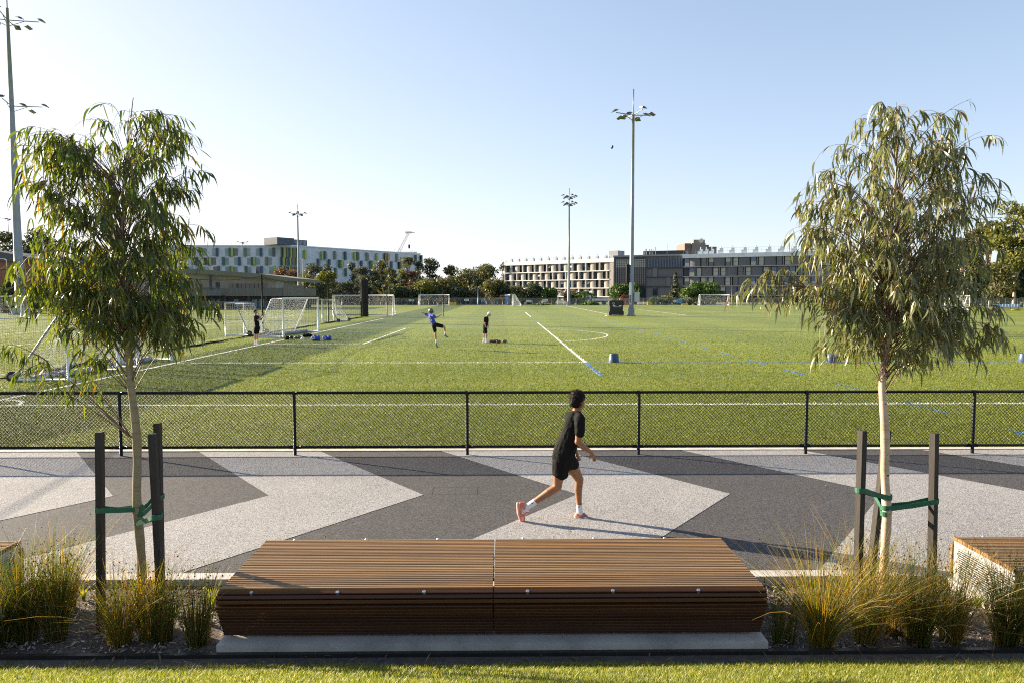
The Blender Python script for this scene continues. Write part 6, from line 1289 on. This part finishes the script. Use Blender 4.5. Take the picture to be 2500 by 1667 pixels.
figure(gd, qd, 1.0, dict(head=(654, 412), nose=(658, 414), neck=(652, 425), chest=(648, 445), hip=(645, 485), shA=(638, 440, -.1), elA=(625, 460, -.2), wrA=(632, 472, -.3), haA=(636, 476, -.3), shB=(660, 440, .1), elB=(668, 462, .1), wrB=(664, 478, .0), haB=(662, 482, 0),
       hpA=(640, 490, -.1), knA=(645, 525, -.1), anA=(650, 555, -.1), hlA=(648, 562, -.1), toA=(658, 563, -.2), hpB=(650, 490, .1), knB=(655, 525, .1), anB=(655, 555, .1), hlB=(653, 561, .1), toB=(662, 562, 0)), 'distant lone player in pale trousers in front of the far goal', MT['olive_cloth'], MT['pale_cloth'], MT['pale_cloth'], MT['black_cloth'], MT['skin'], MT['hair_brown'])
# jersey number
def text_mark(txt, loc, size, rot, mat, parent, name='jersey_number'):
    cu = bpy.data.curves.new(name, 'FONT'); cu.body = txt; cu.size = size; cu.align_x = 'CENTER'; cu.align_y = 'CENTER'; cu.extrude = .004
    t = bpy.data.objects.new(name + '_src', cu); col.objects.link(t); dg_ = bpy.context.evaluated_depsgraph_get(); me = bpy.data.meshes.new_from_object(t.evaluated_get(dg_), depsgraph=dg_); bpy.data.objects.remove(t)
    me.materials.clear(); me.materials.append(mat); o = bpy.data.objects.new(name, me); col.objects.link(o)
    mw = Matrix.Translation(loc) @ rot.to_matrix().to_4x4(); o.parent = parent; o.matrix_parent_inverse = Matrix(); o.matrix_local = Matrix.Translation(-Vector(parent.location)) @ mw; return o
from mathutils import Euler
text_mark('5', qk(385, 385, -.155), .30, Euler((R(90), R(-18), R(-12))), MT['white_cloth'], kk_)
# balls
MT['ball'] = M('brown_leather_ball', (.10, .045, .025), .5, .25, 12); MT['ball_pale'] = M('olive_worn_ball', (.16, .14, .085), .55, .25, 10)
def ball(loc, rot, m, label, L_=.14):
    mb = MB(); prof = [(.088 * max(0, math.cos(t)) ** .85, L_ * math.sin(t)) for t in np.linspace(-math.pi / 2, math.pi / 2, 15)]; mb.lathe(prof, 18); o = mb.build('football', m); o.location = loc; o.rotation_euler = rot
    lc = MB().box(-.012, .012, -.093, -.086, -.05, .05); lo = lc.build('lacing', MT['white_cloth'], o); return tag(o, label, 'football', 'oval footballs')
for x, y, m, rz, lb in [(1790, 912, 'ball', .3, 'dark football nearest the shoes of the man in the white cap'), (1852, 908, 'ball', 1.3, 'brown football in the middle of the heap by the white capped man'), (1905, 906, 'ball', .1, 'dark football at the back of the heap'), (1948, 918, 'ball', .2, 'brown football at the front end of the heap'), (2088, 906, 'ball_pale', .15, 'pale football lying apart from the heap')]:
    p = G(1010 + x / 9.408, 740 + y / 9.408, 0); p.z = .088; ball(p, (R(90), 0, R(90) + rz), MT[m], lb)
ball(P(1494.5, 360, 54), (R(50), R(20), 0), MT['case'], 'dark football high in the air', .15)
p = G(1085, 751); o = MB(); sphere_mb(o, (0, 0, .11), .11); o = o.build('round_ball', MT['case']); o.location = p; tag(o, 'dark round ball on the turf near the distant goal', 'ball')
# bags, pads and cone beside the goal
def lump(name, px0, px1, py0, py1, mat, label, cat, seed, group, flat=.6):
    rg = random.Random(seed); g0 = G((px0 + px1) / 2, py1); w_ = (px1 - px0) * g0.y / FPX / 2; h = (py1 - py0) * g0.y / FPX; r = empty(name, g0, 0, label, cat, group)
    pr = [('e', g0 + Vector((w_ * (-.55 + 1.1 * i / 3) + rg.uniform(-.03, .03), rg.uniform(-.06, .06), h * rg.uniform(.35, .5))), (w_ * .42, w_ * .5 * flat + .08, h * rg.uniform(.42, .58))) for i in range(4)]
    blob('shell', pr, .014, mat, r, 3, .03, .09); return r, g0, w_, h
Z1 = lambda x, y: (600 + x / 10.69, 740 + y / 10.69)
def lumpz(name, x0, x1, y0, y1, *a, **k): X0, Y0_ = Z1(x0, y0); X1, Y1_ = Z1(x1, y1); return lump(name, X0, X1, Y0_, Y1_, *a, **k)
lumpz('backpack', 1008, 1140, 845, 955, MT['black_cloth'], 'black backpack at the foot of the full size goal post', 'bag', 1, 'bags and kit beside the full size goal'); lumpz('kit_pile', 1240, 1440, 845, 925, MT['helmet'], 'dark kit lying between the backpack and the duffel bag', 'kit', 2, 'bags and kit beside the full size goal'); lumpz('duffel_bag', 1485, 1735, 785, 880, MT['black_cloth'], 'black duffel bag lying behind the shoulder pads', 'bag', 3, 'bags and kit beside the full size goal')
for (x0, x1, y0, y1, t, lb, sd) in ((1708, 1965, 838, 978, '62', 'blue jersey shoulder pads nearest the backpack, large white numbers', 4), (1996, 2246, 838, 962, '15', 'blue jersey shoulder pads lying apart, farther from the goal post', 5)):
    r, g0, w_, h = lumpz('shoulder_pads', x0, x1, y0, y1, MT['blue_cloth'], lb, 'shoulder pads', sd, 'bags and kit beside the full size goal', flat=.8)
    text_mark(t, g0 + Vector((-w_ * .38, -.27, h * .5)), .26, Euler((R(68), R(-8), R(-4))), MT['white_cloth'], r, 'number')
p = G(*Z1(1485, 938)); o = MB().lathe([(.13, 0), (.125, .02), (.10, .08), (.05, .12), (.025, .125)], 18).build('marker_cone', MT['white_cloth']); o.location = p; tag(o, 'small white marker cone beside the kit bags', 'cone')
p = G(*Z1(1190, 935)); o = MB(); sphere_mb(o, (0, 0, .1), (.13, .12, .11)); o = o.build('spare_helmet', MT['case']); o.location = p; tag(o, 'small dark helmet next to the backpack', 'helmet')
# utility pit lid on the path
p0 = G(1110, 1196); lid = MB(); 
for a, b, c, d in ((-.32, .32, -.2, -.194), (-.32, .32, .194, .2), (-.32, -.314, -.194, .194), (.314, .32, -.194, .194)): lid.quad((a, c, .001), (b, c, .001), (b, d, .001), (a, d, .001))
o = lid.build('pit_lid', M('lid_rim', (.04, .038, .036), .8, .3, 20)); o.location = (p0.x, p0.y, 0); tag(o, 'faint outline of a square pit lid in the dark path band', 'pit lid')
